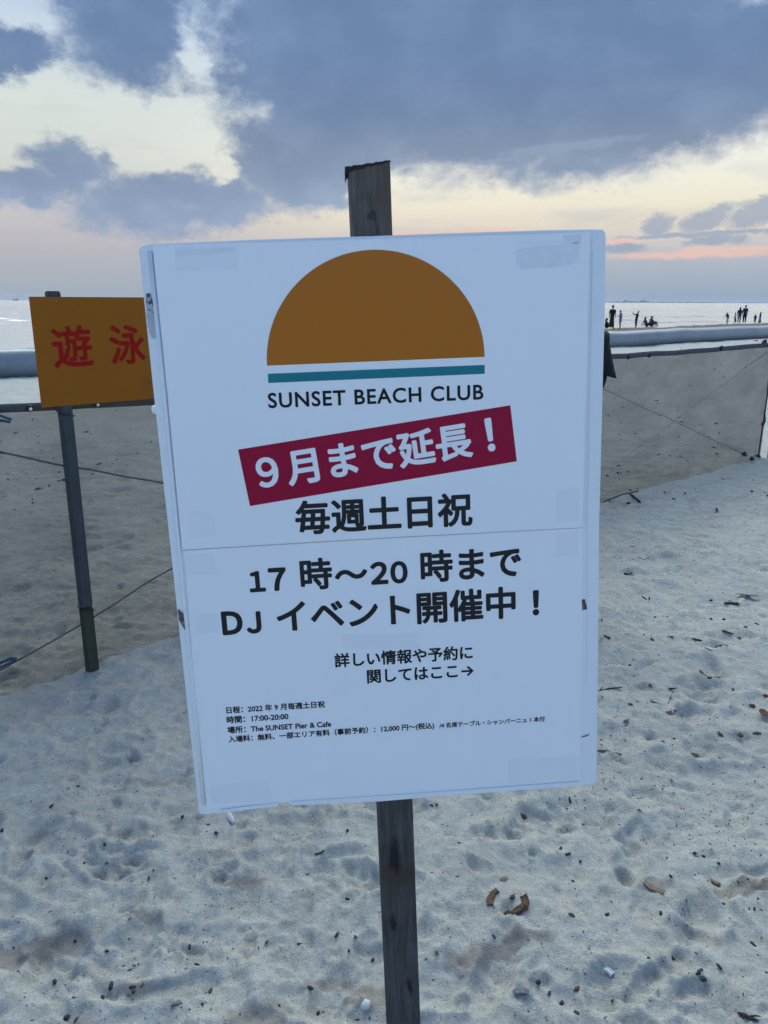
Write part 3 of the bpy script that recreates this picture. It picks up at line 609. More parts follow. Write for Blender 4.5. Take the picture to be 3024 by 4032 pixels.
# ------------------------------------------------------------------ orange swimming sign on its stake
ws = empty('warning_sign', (-1.212, 2.915, 0)); tag(ws, 'dark orange sign with red characters on a grey stake in front of the net fence', 'sign'); wo_ = np.array([-1.212, 2.915, 0.])
W2 = .046
def stake(x, y, h0, name='post'):
    bm = bmesh.new(); n = Vector((FN[0], FN[1], 0)); t = Vector((FD[0], FD[1], 0)); rot = Matrix((t, n, Vector((0, 0, 1)))).transposed()
    zb_ = .30; o_ = None
    box(bm, (x-wo_[0], y-wo_[1], (h0+zb_)/2), (W2, W2*.8, h0-zb_), .004, rot); o_ = bm_obj(name, bm, M['stake'], ws)
    bm = bmesh.new(); box(bm, (x-wo_[0], y-wo_[1], (zb_-.002-.3)/2), (W2, W2*.8, zb_+.298), .004, rot); bm_obj('mossy_foot', bm, M['stake_end'], o_); return o_
st = stake(-1.212, 2.915, 1.532)
pf = np.array([-1.212+FN[0]*.024, 2.915+FN[1]*.024])            # face of the stake
d_ = ray(276, 1597); t_ = ((pf[0]-EYE[0])*FN[0]+(pf[1]-EYE[1])*FN[1])/(d_[0]*FN[0]+d_[1]*FN[1]); zbot = (EYE+d_*t_)[2]
bl, br = ground_at(165, 1606, zbot), ground_at(605, 1570, zbot)
sd_ = (br-bl)[:2]; sw_ = np.linalg.norm(sd_); sd_ = sd_/sw_; sn = np.array([sd_[1], -sd_[0]])
ztop = on_plane(117, 1168, bl, np.array([sn[0], sn[1], 0]))[2]; WID = sw_*2.25
bm = bmesh.new(); rot = Matrix((Vector((sd_[0], sd_[1], 0)), Vector((-sn[0], -sn[1], 0)), Vector((0, 0, 1)))).transposed()
cpt = np.array([*(bl[:2]+sd_*WID/2), (zbot+ztop)/2])-wo_; cpt[:2] -= sn*.004
box(bm, tuple(cpt), (WID, .006, ztop-zbot), .0012, rot); panel = bm_obj('panel', bm, M['sign'], ws)
def sgn(px, py):
    P_ = on_plane(px, py, bl, np.array([sn[0], sn[1], 0])); return np.array([(P_[:2]-bl[:2])@sd_, P_[2]])
AV, AF = [], []
for s, p0, p1, ys in (('遊', (216, 1452), (372, 1441), 1.04), ('泳', (438, 1437), (577, 1430), 1.06)):
    V, Fc = glyphs(s, .02); Q = fit(V, sgn(*p0), sgn(*p1), 'ink', ys)
    AV = [(*(bl[:2]+sd_*x+sn*(.0004+h_)-wo_[:2]), z) for (x, z), h_ in zip(Q, V[:, 2])]; mesh_obj('red_character', AV, Fc, M['red'], panel)
for px, py in ((220, 1186), (258, 1367), (268, 1572)):
    x, z = sgn(px, py); bm = bmesh.new(); blob(bm, (*(bl[:2]+sd_*x+sn*.001-wo_[:2]), z), (.004, .004, .004), 2, 0.); bm_obj('screw', bm, M['screw'], panel, True)
st2 = bl[:2]+sd_*(WID-.17)-sn*.026; stake(st2[0], st2[1], 1.532)
for zt_, nm in ((zbot-.022, 'cable_tie'), (.30, 'cable_tie')):
    bm = bmesh.new(); n = np.array([FN[0], FN[1]]); t = np.array([FD[0], FD[1]])
    pts = [np.array([0, 0])+t*a+n*b for a, b in ((-.026, -.02), (-.026, .02), (0, .0225), (.026, .02), (.026, -.02))]
    tube(bm, [(q_[0], q_[1], zt_-.006*i+.004*(i == 0)) for i, q_ in enumerate(pts)], .0028, 6); bm_obj(nm, bm, M['tie'], st, True)

# ------------------------------------------------------------------ long grey pipe lying on the sand
pl, pr2, pe = ground_at(0, 1490), ground_at(2420, 1368), ground_at(3024, 1331)
RP = .285
ext0 = pl-(pr2-pl)*.9; ext1 = pe+(pe-pr2)*2.2
ctr = [ext0, pl, pr2, pe, ext1]; bm = bmesh.new(); pts = []
for a, b in zip(ctr, ctr[1:]):
    for t in np.linspace(0, 1, 14)[:-1]: pts.append(a*(1-t)+b*t)
pts.append(ctr[-1]); po = pts[len(pts)//2].copy()
pts = [np.array([q_[0], q_[1], 0]) for q_ in pts]
for _ in range(6): pts = [pts[0]]+[(a+2*b+c_)/4 for a, b, c_ in zip(pts, pts[1:], pts[2:])]+[pts[-1]]
ux = np.array([UN[0], UN[1]])*RP*.75
tube(bm, [(q_[0]+ux[0], q_[1]+ux[1], RP-.03+float(beach_z(np.array([q_[0]]), np.array([q_[1]]), False)[0])) for q_ in pts], RP, 40)
pp = bm_obj('pipe', bm, M['pipe'], None, True); tag(pp, 'long thick grey pipe lying across the beach beyond the net', 'pipe')

# ------------------------------------------------------------------ people
def skin_mesh(J, E, root, levels=2):
    names = list(J); me_ = bpy.data.meshes.new('s'); me_.from_pydata([J[n][0] for n in names], [(names.index(a), names.index(b)) for a, b in E], []); 
    o_ = bpy.data.objects.new('s', me_); COL.objects.link(o_); md = o_.modifiers.new('k', 'SKIN'); md.use_smooth_shade = True
    for i, n in enumerate(names):
        sv = me_.skin_vertices[0].data[i]; rr = J[n][1]; sv.radius = rr if isinstance(rr, tuple) else (rr, rr); sv.use_root = (n == root)
    sb = o_.modifiers.new('s', 'SUBSURF'); sb.levels = levels; sb.render_levels = levels
    dg = bpy.context.evaluated_depsgraph_get(); mm = bpy.data.meshes.new_from_object(o_.evaluated_get(dg)); bpy.data.objects.remove(o_); bpy.data.meshes.remove(me_); return mm
def stand(**k_):
    """joints of a 1.70 m figure facing -Y (towards the camera)"""
    P_ = dict(pelvis=(0, 0, .94), waist=(0, .0, 1.08), chest=(0, .0, 1.26), neck=(0, .01, 1.43), chin=(0, -.015, 1.505), head=(0, -.01, 1.60), crown=(0, .0, 1.665))
    for s_, q_ in (('l', -1), ('r', 1)):
        P_.update({'hip'+s_: (q_*.09, 0, .90), 'knee'+s_: (q_*.10, -.01, .49), 'ank'+s_: (q_*.10, .02, .08), 'toe'+s_: (q_*.11, -.12, .03), 'sho'+s_: (q_*.17, .0, 1.375), 'elb'+s_: (q_*.23, .02, 1.10), 'wri'+s_: (q_*.24, -.06, .87), 'han'+s_: (q_*.24, -.09, .78)})
    P_.update(k_); return P_
RAD = dict(pelvis=(.13, .10), waist=(.115, .09), chest=(.135, .10), neck=.052, chin=(.058, .065), head=(.076, .092), crown=(.05, .06))
for s_ in 'lr': RAD.update({'hip'+s_: .085, 'knee'+s_: .055, 'ank'+s_: .036, 'toe'+s_: .032, 'sho'+s_: .055, 'elb'+s_: .04, 'wri'+s_: .027, 'han'+s_: .03})
EDG = [('pelvis', 'waist'), ('waist', 'chest'), ('chest', 'neck'), ('neck', 'chin'), ('chin', 'head'), ('head', 'crown')]+[e for s_ in 'lr' for e in (('pelvis', 'hip'+s_), ('hip'+s_, 'knee'+s_), ('knee'+s_, 'ank'+s_), ('ank'+s_, 'toe'+s_), ('chest', 'sho'+s_), ('sho'+s_, 'elb'+s_), ('elb'+s_, 'wri'+s_), ('wri'+s_, 'han'+s_))]
def lerp(a, b, t): return tuple(a[i]+(b[i]-a[i])*t for i in range(3))
def person(label, base_, height, rotz, P_, top=None, trousers=None, skirt=None, sleeve=.85, long_sleeve=False, hair='short', group=None, hem=.55, flare=.2, fingers=False, cuff=None, top_hem=0., pend=.9):
    root = empty('person', tuple(base_), (0, 0, rotz)); s = height/1.70; root.scale = (s, s, s); tag(root, label, 'person', group)
    J = {n: (P_[n], RAD[n]) for n in P_}; me_ = skin_mesh(J, EDG, 'pelvis')
    body = link('body', me_, M['skin'], root, True)
    hd = Vector(P_['head']); fw_ = (Vector(P_['chin'])-Vector(P_['neck'])); fwd = Vector((0, -1, 0))
    if fingers:
        bm = bmesh.new()
        for s_ in 'lr':
            w_, h_ = Vector(P_['wri'+s_]), Vector(P_['han'+s_]); ax = (h_-w_).normalized(); sd2 = ax.cross(Vector((0, 0, 1))); sd2 = sd2.normalized() if sd2.length > .1 else Vector((1, 0, 0)); nn = ax.cross(sd2)
            for f_, (o_, L_) in enumerate(((-.024, .062), (-.008, .075), (.008, .07), (.023, .055))):
                b_ = h_+sd2*o_+ax*.005; tube(bm, [b_, b_+ax*L_*.4-nn*.006, b_+ax*L_*.72-nn*.022, b_+ax*L_*.8-nn*.04], [.0095, .0088, .008, .006], 8)
            b_ = w_+(h_-w_)*.45+sd2*-.03; tube(bm, [b_, b_-sd2*.018+ax*.025, b_-sd2*.02+ax*.05-nn*.012], [.011, .0095, .007], 8)
        bm_obj('fingers', bm, M['skin'], body, True)
        for s_ in 'lr':
            bm = bmesh.new(); t_ = (Vector(P_['toe'+s_])+Vector(P_['ank'+s_]))/2; blob(bm, (t_.x, t_.y-.02, .045), (.048, .125, .045), 3, .1); bm_obj('shoe', bm, M['char'], root, True)
        bm = bmesh.new(); blob(bm, hd+Vector((0, -.098, -.015)), (.013, .02, .022), 2, 0.); bm_obj('nose', bm, M['skin'], body, True)
        for q_ in (-1, 1):
            bm = bmesh.new(); blob(bm, hd+Vector((q_*.032, -.082, .012)), (.012, .008, .007), 2, 0.); bm_obj('eye', bm, M['hair'], body, True)
            bm = bmesh.new(); blob(bm, hd+Vector((q_*.082, .0, -.01)), (.01, .02, .032), 2, .2); bm_obj('ear', bm, M['skin'], body, True)
        bm = bmesh.new(); blob(bm, hd+Vector((0, -.08, -.062)), (.024, .008, .006), 2, 0.); bm_obj('mouth', bm, M['red'], body, True)
    bm = bmesh.new(); blob(bm, hd+Vector((0, .018, .03)), (.094, .105, .092), 3, .08, height)
    for v in bm.verts:
        if v.co.y < hd.y-.045 and v.co.z < hd.z+.045: v.co.y = hd.y-.045+(v.co.y-hd.y+.045)*.1
    if hair == 'long': 
        ch = Vector(P_['chest']); blob(bm, (hd+ch)*.5+Vector((0, .075, .02)), (.09, .05, .2), 3, .15, height)
    elif hair == 'bun': blob(bm, hd+Vector((0, .06, .11)), (.05, .05, .045), 2, .1)
    bm_obj('hair', bm, M['hair'], root, True)
    g_ = lambda n, add: (P_[n], tuple(q_+add for q_ in (RAD[n] if isinstance(RAD[n], tuple) else (RAD[n],)*2)))
    if top:
        J = {n: g_(n, .045) for n in ('waist', 'chest')}; J['hem'] = (lerp(P_['pelvis'], P_['knee'+'l'], 0) if not top_hem else (P_['pelvis'][0], P_['pelvis'][1], P_['pelvis'][2]-top_hem), (.18, .145)); J['collar'] = (lerp(P_['chest'], P_['neck'], .8), .085)
        E = [('hem', 'waist'), ('waist', 'chest'), ('chest', 'collar')]
        for s_ in 'lr':
            J['sho'+s_] = g_('sho'+s_, .032); J['cuff'+s_] = (lerp(P_['sho'+s_], P_['elb'+s_], sleeve), cuff or (.062 if not long_sleeve else .05)); E += [('chest', 'sho'+s_), ('sho'+s_, 'cuff'+s_)]
            if long_sleeve: J['end'+s_] = (lerp(P_['elb'+s_], P_['wri'+s_], .95), .038); E += [('cuff'+s_, 'end'+s_)]
        link('shirt', skin_mesh(J, E, 'waist'), M[top], root, True)
    if trousers:
        J = {'pelvis': g_('pelvis', .045), 'belt': (lerp(P_['pelvis'], P_['waist'], .75), (.16, .13))}; E = [('belt', 'pelvis')]
        for s_ in 'lr': J['hip'+s_] = g_('hip'+s_, .035); J['knee'+s_] = g_('knee'+s_, .025); J['end'+s_] = (lerp(P_['knee'+s_], P_['ank'+s_], pend), .055); E += [('pelvis', 'hip'+s_), ('hip'+s_, 'knee'+s_), ('knee'+s_, 'end'+s_)]
        link('trousers', skin_mesh(J, E, 'pelvis'), M[trousers], root, True)
    if skirt:
        bm = bmesh.new(); pv = Vector(P_['waist']); kn = (Vector(P_['ankl'])+Vector(P_['ankr']))/2; rings = []
        for i in range(8):
            t = i/7; c_ = pv.lerp(kn, t*hem); r_ = .13+(flare-.13)*t
            rings.append([bm.verts.new((c_.x+r_*(1+.08*math.sin(5*a+t))*math.cos(a), c_.y+r_*.8*(1+.08*math.sin(5*a))*math.sin(a), c_.z)) for a in [2*math.pi*j/20 for j in range(20)]])
        for a, b in zip(rings, rings[1:]): [bm.faces.new((a[j], a[(j+1) % 20], b[(j+1) % 20], b[j])) for j in range(20)]
        bm.faces.new(rings[-1]); bm.faces.new(rings[0][::-1]); bm_obj('skirt', bm, M[skirt], root, True)
    return root
def far(px, py): return ground_at(px, py, -.45)
def hgt(px, py_feet, py_top):
    b = far(px, py_feet); d_ = ray(px, py_top); t_ = math.hypot(b[0], b[1])/math.hypot(d_[0], d_[1]); return (EYE+d_*t_)[2]+.45
def sitting(**k_):
    P_ = stand(pelvis=(0, 0, .12), waist=(0, .03, .26), chest=(0, .05, .44), neck=(0, .02, .60), chin=(0, -.01, .67), head=(0, -.01, .76), crown=(0, 0, .83))
    for s_, q_ in (('l', -1), ('r', 1)): P_.update({'hip'+s_: (q_*.09, -.02, .12), 'knee'+s_: (q_*.12, -.38, .42), 'ank'+s_: (q_*.12, -.55, .07), 'toe'+s_: (q_*.12, -.68, .03), 'sho'+s_: (q_*.17, .05, .55), 'elb'+s_: (q_*.22, -.12, .36), 'wri'+s_: (q_*.12, -.33, .42), 'han'+s_: (q_*.08, -.40, .45)})
    P_.update(k_); return P_
PI = math.pi
person('woman in a long dark dress standing next to the white sign edge', far(2407, 1296), hgt(2407, 1296, 1203), PI*.8, stand(), top='black', skirt='olive', hem=.92, flare=.2, hair='bun')
person('person dressed in black crouching low beside the woman in the long dark dress', far(2387, 1294), 1.55, PI*.5, sitting(), top='black', trousers='black', long_sleeve=True, hair='long')
person('person in a blue knee-length top looking down at something in both hands', far(2440, 1295), hgt(2440, 1295, 1221), -PI*.5, stand(chin=(0, -.06, 1.49), head=(0, -.075, 1.575), crown=(0, -.07, 1.645), elbr=(.2, -.05, 1.13), wrir=(.12, -.26, 1.16), hanr=(.09, -.34, 1.18), elbl=(-.2, -.05, 1.13), wril=(-.12, -.26, 1.16), hanl=(-.09, -.34, 1.18)), top='blue', skirt='blue', hem=.46, flare=.16, hair='short')
person('person in black clothes leaning back with both arms raised to take a picture', far(2503, 1291), hgt(2503, 1291, 1224), -PI*.5, stand(chest=(0, .06, 1.25), neck=(0, .1, 1.41), chin=(0, .1, 1.48), head=(0, .12, 1.57), crown=(0, .14, 1.64), shol=(-.17, .07, 1.36), shor=(.17, .07, 1.36), elbr=(.16, -.22, 1.3), wrir=(.1, -.4, 1.46), hanr=(.08, -.46, 1.54), elbl=(-.16, -.22, 1.3), wril=(-.1, -.4, 1.46), hanl=(-.08, -.46, 1.54)), top='black', trousers='black', pend=.8)
person('person in dark clothes sitting on the sand leaning back on their arms', far(2545, 1287), 1.6, PI*.5, sitting(chest=(0, .12, .42), neck=(0, .14, .57), chin=(0, .13, .64), head=(0, .13, .73), crown=(0, .14, .8), shol=(-.17, .14, .53), shor=(.17, .14, .53), elbl=(-.24, .26, .34), wril=(-.24, .36, .12), hanl=(-.24, .38, .05), elbr=(.24, .26, .34), wrir=(.24, .36, .12), hanr=(.24, .38, .05)), top='char', trousers='navy', hair='long')
person('person in dark clothes sitting on the sand and holding one arm up', far(2563, 1286), 1.7, PI*.6, sitting(elbr=(.26, -.2, .52), wrir=(.24, -.36, .74), hanr=(.22, -.4, .82)), top='black', trousers='navy')
kid = 'children and adults standing by the water'
person('child in a dark top and pale blue skirt leaning forward by the water', far(2862, 1279), hgt(2866, 1279, 1229), -PI*.4, stand(chest=(0, -.08, 1.22), neck=(0, -.16, 1.37), chin=(0, -.2, 1.43), head=(0, -.22, 1.52), crown=(0, -.23, 1.58), shol=(-.16, -.1, 1.33), shor=(.16, -.1, 1.33), elbl=(-.28, -.25, 1.15), wril=(-.34, -.38, .95), hanl=(-.36, -.42, .87)), top='char', skirt='paleblue', hem=.55, flare=.19, hair='long')
person('child in dark shorts walking between the leaning child and the woman in maroon', far(2891, 1278), hgt(2891, 1278, 1231), PI*.4, stand(kneel=(-.1, -.18, .5), ankl=(-.1, -.05, .12), toel=(-.1, -.18, .06), kneer=(.1, -.06, .48), ankr=(.1, .2, .1), toer=(.1, .1, .03)), top='stone', trousers='char', pend=.3)
person('woman in a maroon jacket and grey trousers with long dark hair', far(2908, 1276), hgt(2910, 1276, 1210), PI*.9, stand(), top='maroon', trousers='grey', long_sleeve=True, hair='long', top_hem=.12)
person('tall man in a dark blue shirt and black trousers beside the woman in maroon', far(2929, 1274), hgt(2929, 1274, 1202), PI, stand(), top='navy', trousers='black')
person('small child all in black standing beside the long grey skirt', far(2971, 1274), hgt(2971, 1274, 1236), PI, stand(), top='black', trousers='navy')
person('person in a black top and long flared grey skirt, rightmost by the water', far(2990, 1273), hgt(2990, 1273, 1228), -PI*.75, stand(), top='black', skirt='stone', hem=.95, flare=.3, hair='long')
# the one close by, half hidden behind the big sign, facing the sea
nb = np.array([.856, 3.72, zat(.856, 3.72)])
np_ = person('person in a loose black t-shirt mostly hidden behind the big white sign', nb, 1.635, PI*1.02, stand(elbl=(-.17, .0, 1.14), wril=(-.08, -.2, 1.17), hanl=(-.04, -.27, 1.17), elbr=(.17, .0, 1.14), wrir=(.08, -.2, 1.17), hanr=(.04, -.27, 1.17)), top='black', trousers='char', sleeve=.97, long_sleeve=True, cuff=.046, fingers=True)
for q_ in (-1, 1):                                               # the wide half sleeves hang over the arms
    bm = bmesh.new(); rings = []
    for i in range(7):
        t = i/6; c_ = Vector((q_*(.165+.012*t), .005, 1.385-.155*t)); rx_, ry_ = .05+.022*t+.012*t*t, .055+.03*t
        rings.append([bm.verts.new(c_+Vector((rx_*math.cos(a)*(1+.05*t*math.sin(3*a)), ry_*math.sin(a), -q_*.30*t*rx_*math.cos(a)*q_*q_))) for a in [2*math.pi*j/24 for j in range(24)]])
    for a, b in zip(rings, rings[1:]): [bm.faces.new((a[j], a[(j+1) % 24], b[(j+1) % 24], b[j])) for j in range(24)]
    bm.faces.new(rings[0][::-1]); inner = [bm.verts.new(v.co*1.) for v in rings[-1]]
    for v in inner: v.co = Vector((q_*.172, .005, v.co.z+.05))+(v.co-Vector((q_*.177, .005, v.co.z)))*.8
    [bm.faces.new((rings[-1][j], rings[-1][(j+1) % 24], inner[(j+1) % 24], inner[j])) for j in range(24)]; bm.faces.new(inner)
    bm_obj('sleeve', bm, M['black'], np_, True)

# ------------------------------------------------------------------ ship far out on the left
sp_ = ground_at(62, 1190, SEA); a_, e_ = ang(62, 1181); dist = 4200.
shp = empty('ship', (math.sin(R_(a_))*dist, math.cos(R_(a_))*dist, SEA), (0, 0, -R_(a_))); tag(shp, 'tiny grey ship far out on the horizon left of the orange sign', 'ship')
M['hull'] = mat('ship_hull', (.14, .14, .17), .7, .1, .1); M['ship'] = mat('ship_house', (.30, .32, .35), .7, .1, .1)
pr3 = [(-13, 1.2), (-14, 4.6), (13.5, 4.2), (16, 5.2), (13, 1.0), (12, -1), (-12, -1)]
bm = bmesh.new(); a1 = [bm.verts.new((x, -3, z)) for x, z in pr3]; b1 = [bm.verts.new((x, 3, z)) for x, z in pr3]; bm.faces.new(a1); bm.faces.new(b1[::-1])
for j in range(len(pr3)): bm.faces.new((a1[j], a1[(j+1) % len(pr3)], b1[(j+1) % len(pr3)], b1[j]))
bm_obj('hull', bm, M['hull'], shp)
bm = bmesh.new(); box(bm, (7.5, 0, 7.2), (5, 4.6, 5.4), .2); box(bm, (7.5, 0, 10.6), (3.6, 5.2, 1.4), .15); bm_obj('bridge_house', bm, M['ship'], shp)
bm = bmesh.new(); box(bm, (-5, 0, 5.4), (12, 4.6, 1.8), .2); bm_obj('hold_cover', bm, M['ship'], shp)
bm = bmesh.new(); tube(bm, [(0, 0, 4.5), (0, 0, 12)], .3, 6); bm_obj('mast', bm, M['hull'], shp)

# ------------------------------------------------------------------ things lying on the sand
M['leaf'] = mat('dead_leaf', (.14, .075, .04), .8, .35, 90, .4, 160); M['bark'] = mat('bark_brown', (.13, .078, .045), .9, .45, 70, .7, 180, second=(.05, .03, .02), sec_at=(.5, .7))
M['dark'] = mat('dark_pebble', (.03, .03, .031), .75, .5, 200); M['tan'] = mat('tan_chip', (.22, .15, .10), .85, .3, 120, .4, 200); M['twig'] = mat('twig_wood', (.045, .036, .028), .9, .4, 150, .5, 300)
M['stone'] = mat('grey_stone', (.15, .15, .15), .8, .3, 150, .3, 300); M['shell'] = mat('white_shell', (.52, .52, .50), .5, .1, 120); M['green'] = mat('green_weed', (.04, .055, .025), .85, .3, 200); M['pink'] = mat('pink_plastic', (.65, .10, .2), .5, .1, 20)
rd = random.Random(21)
def pxlen(px, py, n): g_ = sit(px, py); return n*np.linalg.norm((g_-EYE))/F
def put(o, label, cat, group=None): return tag(o, label, cat, group)
def pebble(px, py, size, m_, label, cat, group=None, flat=.6, elong=1.3, name='pebble', pos=None):
    g_ = sit(px, py) if pos is None else pos; s = pxlen(px, py, size)/2*(.82 if m_ in ('dark', 'bark') else 1.) if pos is None else size; elong *= rd.uniform(.85, 1.5)
    bm = bmesh.new(); blob(bm, (0, 0, 0), (s*elong, s/elong**.5, s*flat), 2, .55, rd.random()*50, fr=1.6)
    o = bm_obj(name, bm, M[m_], None, True); o.location = (g_[0], g_[1], g_[2]+s*flat*.25); o.rotation_euler = (rd.uniform(-.3, .3), rd.uniform(-.3, .3), rd.uniform(0, 3.1)); return put(o, label, cat, group)
def stick(pxs, w_, m_, label, name='twig', cat='twig', lift=0.5, group=None, branches=()):
    P_ = [sit(*p_) for p_ in pxs]; o0 = P_[0].copy(); r_ = pxlen(*pxs[0], w_)/2; bm = bmesh.new(); Q = []
    for a, b in zip(P_, P_[1:]):
        for t in (0, .33, .66): q_ = a*(1-t)+b*t; Q.append(q_)
    Q.append(P_[-1]); Q = [q_-o0+np.array([rd.uniform(-.3, .3)*r_, rd.uniform(-.3, .3)*r_, r_*lift]) for q_ in Q]; n = len(Q)
    tube(bm, [tuple(q_) for q_ in Q], [r_*(.75+.5*rd.random())*(1 if 0 < i < n-1 else .5) for i in range(n)], 7)
    for (pa, pb) in branches: tube(bm, [tuple(sit(*pa)-o0+np.array([0, 0, r_])), tuple((sit(*pa)+sit(*pb))/2-o0+np.array([0, 0, r_*2])), tuple(sit(*pb)-o0+np.array([0, 0, r_*1.5]))], [r_*.7, r_*.5, r_*.3], 6)
    o = bm_obj(name, bm, M[m_], None, True); o.location = tuple(o0); return put(o, label, cat, group)
def leaf(px, py, L_, W_, th, m_, label, curl=.3, name='dead_leaf', cat='leaf'):
    g_ = sit(px, py); L_ = pxlen(px, py, L_)/2; W_ = L_*W_; n = 10; vs = []; fs = []
    for i in range(n+1):
        t = -1+2*i/n; wd = W_*max(.06, (1-abs(t)**2.2))**.7
        for j in range(5):
            q_ = -1+j/2; vs.append((t*L_, q_*wd, L_*curl*(t*t*.5+.8*(q_*q_)*wd/L_)+L_*.03*mnoise.noise(Vector((i, j, px)))))
    fs = [(i*5+j, (i+1)*5+j, (i+1)*5+j+1, i*5+j+1) for i in range(n) for j in range(4)]
    bm = bmesh.new(); bv = [bm.verts.new(v) for v in vs]; [bm.faces.new([bv[i] for i in f]) for f in fs]
    bmesh.ops.solidify(bm, geom=bm.faces[:], thickness=L_*.05); o = bm_obj(name, bm, M[m_], None, True)
    o.location = (g_[0], g_[1], g_[2]+L_*.03); o.rotation_euler = (rd.uniform(-.15, .15), rd.uniform(-.15, .15), R_(th)); return put(o, label, cat)
# the curled piece of bark and its neighbours by the post
def slab(pxs, wpx, tpx, m_, label, name, cat, seed=0.):
    P_ = [sit(*p_) for p_ in pxs]; o0 = P_[0].copy(); w2, t2 = pxlen(*pxs[0], wpx), pxlen(*pxs[0], tpx); bm = bmesh.new(); rings = []
    for i, q_ in enumerate(P_):
        d_ = P_[min(i+1, len(P_)-1)]-P_[max(i-1, 0)]; s_ = np.array([-d_[1], d_[0], 0])/max(1e-6, np.linalg.norm(d_[:2])); c_ = q_-o0; k1 = 1+.35*mnoise.noise(Vector((i*1.3, seed, 0)))
        rings.append([bm.verts.new(tuple(c_+s_*a*w2*k1+np.array([0, 0, b*t2*k1]))) for a, b in ((-.5, -.3), (.5, -.3), (.55, .55), (.15, .8), (-.4, 1.))])
    for a, b in zip(rings, rings[1:]): [bm.faces.new((a[j], a[(j+1) % 5], b[(j+1) % 5], b[j])) for j in range(5)]
    bm.faces.new(rings[0][::-1]); bm.faces.new(rings[-1]); bmesh.ops.subdivide_edges(bm, edges=bm.edges[:], cuts=3, use_grid_fill=True)
    for v in bm.verts: v.co += Vector([mnoise.noise(v.co*180+Vector((seed, k_*9, 0))) for k_ in range(3)])*t2*.30+Vector([mnoise.noise(v.co*420+Vector((seed, k_*5, 3))) for k_ in range(3)])*t2*.22
    o = bm_obj(name, bm, M[m_], None); o.location = tuple(o0); return put(o, label, cat)
slab([(1992, 3596), (2004, 3606), (2040, 3590), (2066, 3572), (2070, 3548), (2062, 3532)], 25, 13, 'bark', 'broken brown bark piece, bent like an L, lying right of the post', 'bark_piece', 'bark', 1.)
slab([(1930, 3566), (1930, 3545), (1941, 3520), (1958, 3508)], 23, 8, 'bark', 'thin curved brown bark strip left of the L-shaped bark piece', 'bark_piece', 'bark', 2.)
blob_ = lambda *a, **k_: pebble(*a, **k_)
pebble(1983, 3465, 30, 'tan', 'tan wood chip just above the curved bark strip', 'wood chip', name='wood_chip', flat=.4)
pebble(2020, 3530, 26, 'dark', 'dark flake inside the bend of the broken bark piece', 'wood chip', name='wood_chip', flat=.3)
stick([(2477, 1945), (2500, 1962), (2523, 1982)], 9, 'twig', 'thick black stick lying at the foot of the net right of the white sign', 'stick', 'stick')
leaf(2940, 2345, 78, .30, 165, 'leaf', 'long brown dead leaf at the right edge, beyond the dark stick', .08)
stick([(2850, 2376), (2880, 2378), (2910, 2380)], 10, 'bark', 'straight dark brown stick below the long brown leaf', 'stick', 'stick')
stick([(2754, 2639), (2768, 2658), (2790, 2672), (2812, 2672), (2834, 2669)], 8, 'bark', 'curved brown stick resting in the rim of a footprint', 'stick', 'stick')
stick([(2353, 2722), (2400, 2712), (2450, 2708)], 5, 'twig', 'forked thin twig touching the lower right edge of the white sign', 'twig', 'twig', branches=[((2362, 2720), (2374, 2706)), ((2420, 2711), (2448, 2724))])
stick([(2352, 2957), (2390, 2958), (2420, 2968), (2448, 2975)], 8, 'tan', 'pale brown root piece below the forked twig by the sign', 'root', 'root')
leaf(2549, 2910, 52, .45, 130, 'dark', 'almost black curled leaf on the sand right of the sign corner', .2)
leaf(2745, 2915, 60, .35, 125, 'tan', 'tan curled leaf right of the almost black leaf', .3)
leaf(2726, 2973, 48, .5, 10, 'leaf', 'short broad brown leaf below the tan curled leaf', .2)
leaf(2647, 2807, 44, .4, 20, 'tan', 'small tan leaf above the two curled leaves', .4)
leaf(2575, 2766, 40, .2, 140, 'green', 'narrow greenish leaf above the small tan leaf', .4)
leaf(2560, 2706, 30, .5, 80, 'tan', 'upright tan leaf scrap beside thin dark twigs', .6)
leaf(2463, 2840, 34, .5, 20, 'tan', 'flat tan scrap near the right edge of the sign', .2)
leaf(2640, 2508, 26, .5, 0, 'leaf', 'small red brown leaf scrap near the greenish twig', .3)
stick([(2722, 2516), (2745, 2522), (2768, 2527)], 9, 'green', 'short thick greenish twig right of the red brown scrap', 'twig', 'twig')
stick([(2842, 2484), (2862, 2490), (2886, 2498)], 8, 'bark', 'short brown stick above the greenish twig', 'stick', 'stick')
stick([(2630, 2770), (2655, 2712)][0:2], 3, 'twig', 'very thin twig slanting across a footprint', 'twig', 'twig')
stick([(2632, 2714), (2665, 2711)], 6, 'twig', 'short grey twig lying level beside the very thin twig', 'twig', 'twig')
stick([(2454, 2260), (2475, 2263), (2491, 2256)], 6, 'twig', 'small bent grey twig high on the sand by the sign edge', 'twig', 'twig')
stick([(2512, 2197), (2535, 2206), (2557, 2198)], 5, 'twig', 'small v-shaped grey twig above the bent one', 'twig', 'twig')
stick([(2527, 2348), (2545, 2362)], 6, 'twig', 'left one of two short black twigs forming a broken v', 'twig', 'twig')
stick([(2560, 2352), (2555, 2364)], 6, 'twig', 'right one of two short black twigs forming a broken v', 'twig', 'twig')
stick([(2816, 2550), (2840, 2545), (2866, 2546)], 8, 'bark', 'brown stick with a knobbly outline left of a white shell bit', 'stick', 'stick')
pebble(2800, 2387, 26, 'shell', 'bright white shell scrap left of the straight dark stick', 'shell', name='shell_piece', flat=.35)
pebble(2790, 2553, 24, 'shell', 'small flat white shell bit beside the knobbly stick', 'shell', name='shell_piece', flat=.3, elong=1.9)
leaf(3008, 2815, 60, .5, 80, 'tan', 'pale curled bark shell at the right edge of the picture', .6, 'bark_curl', 'bark')
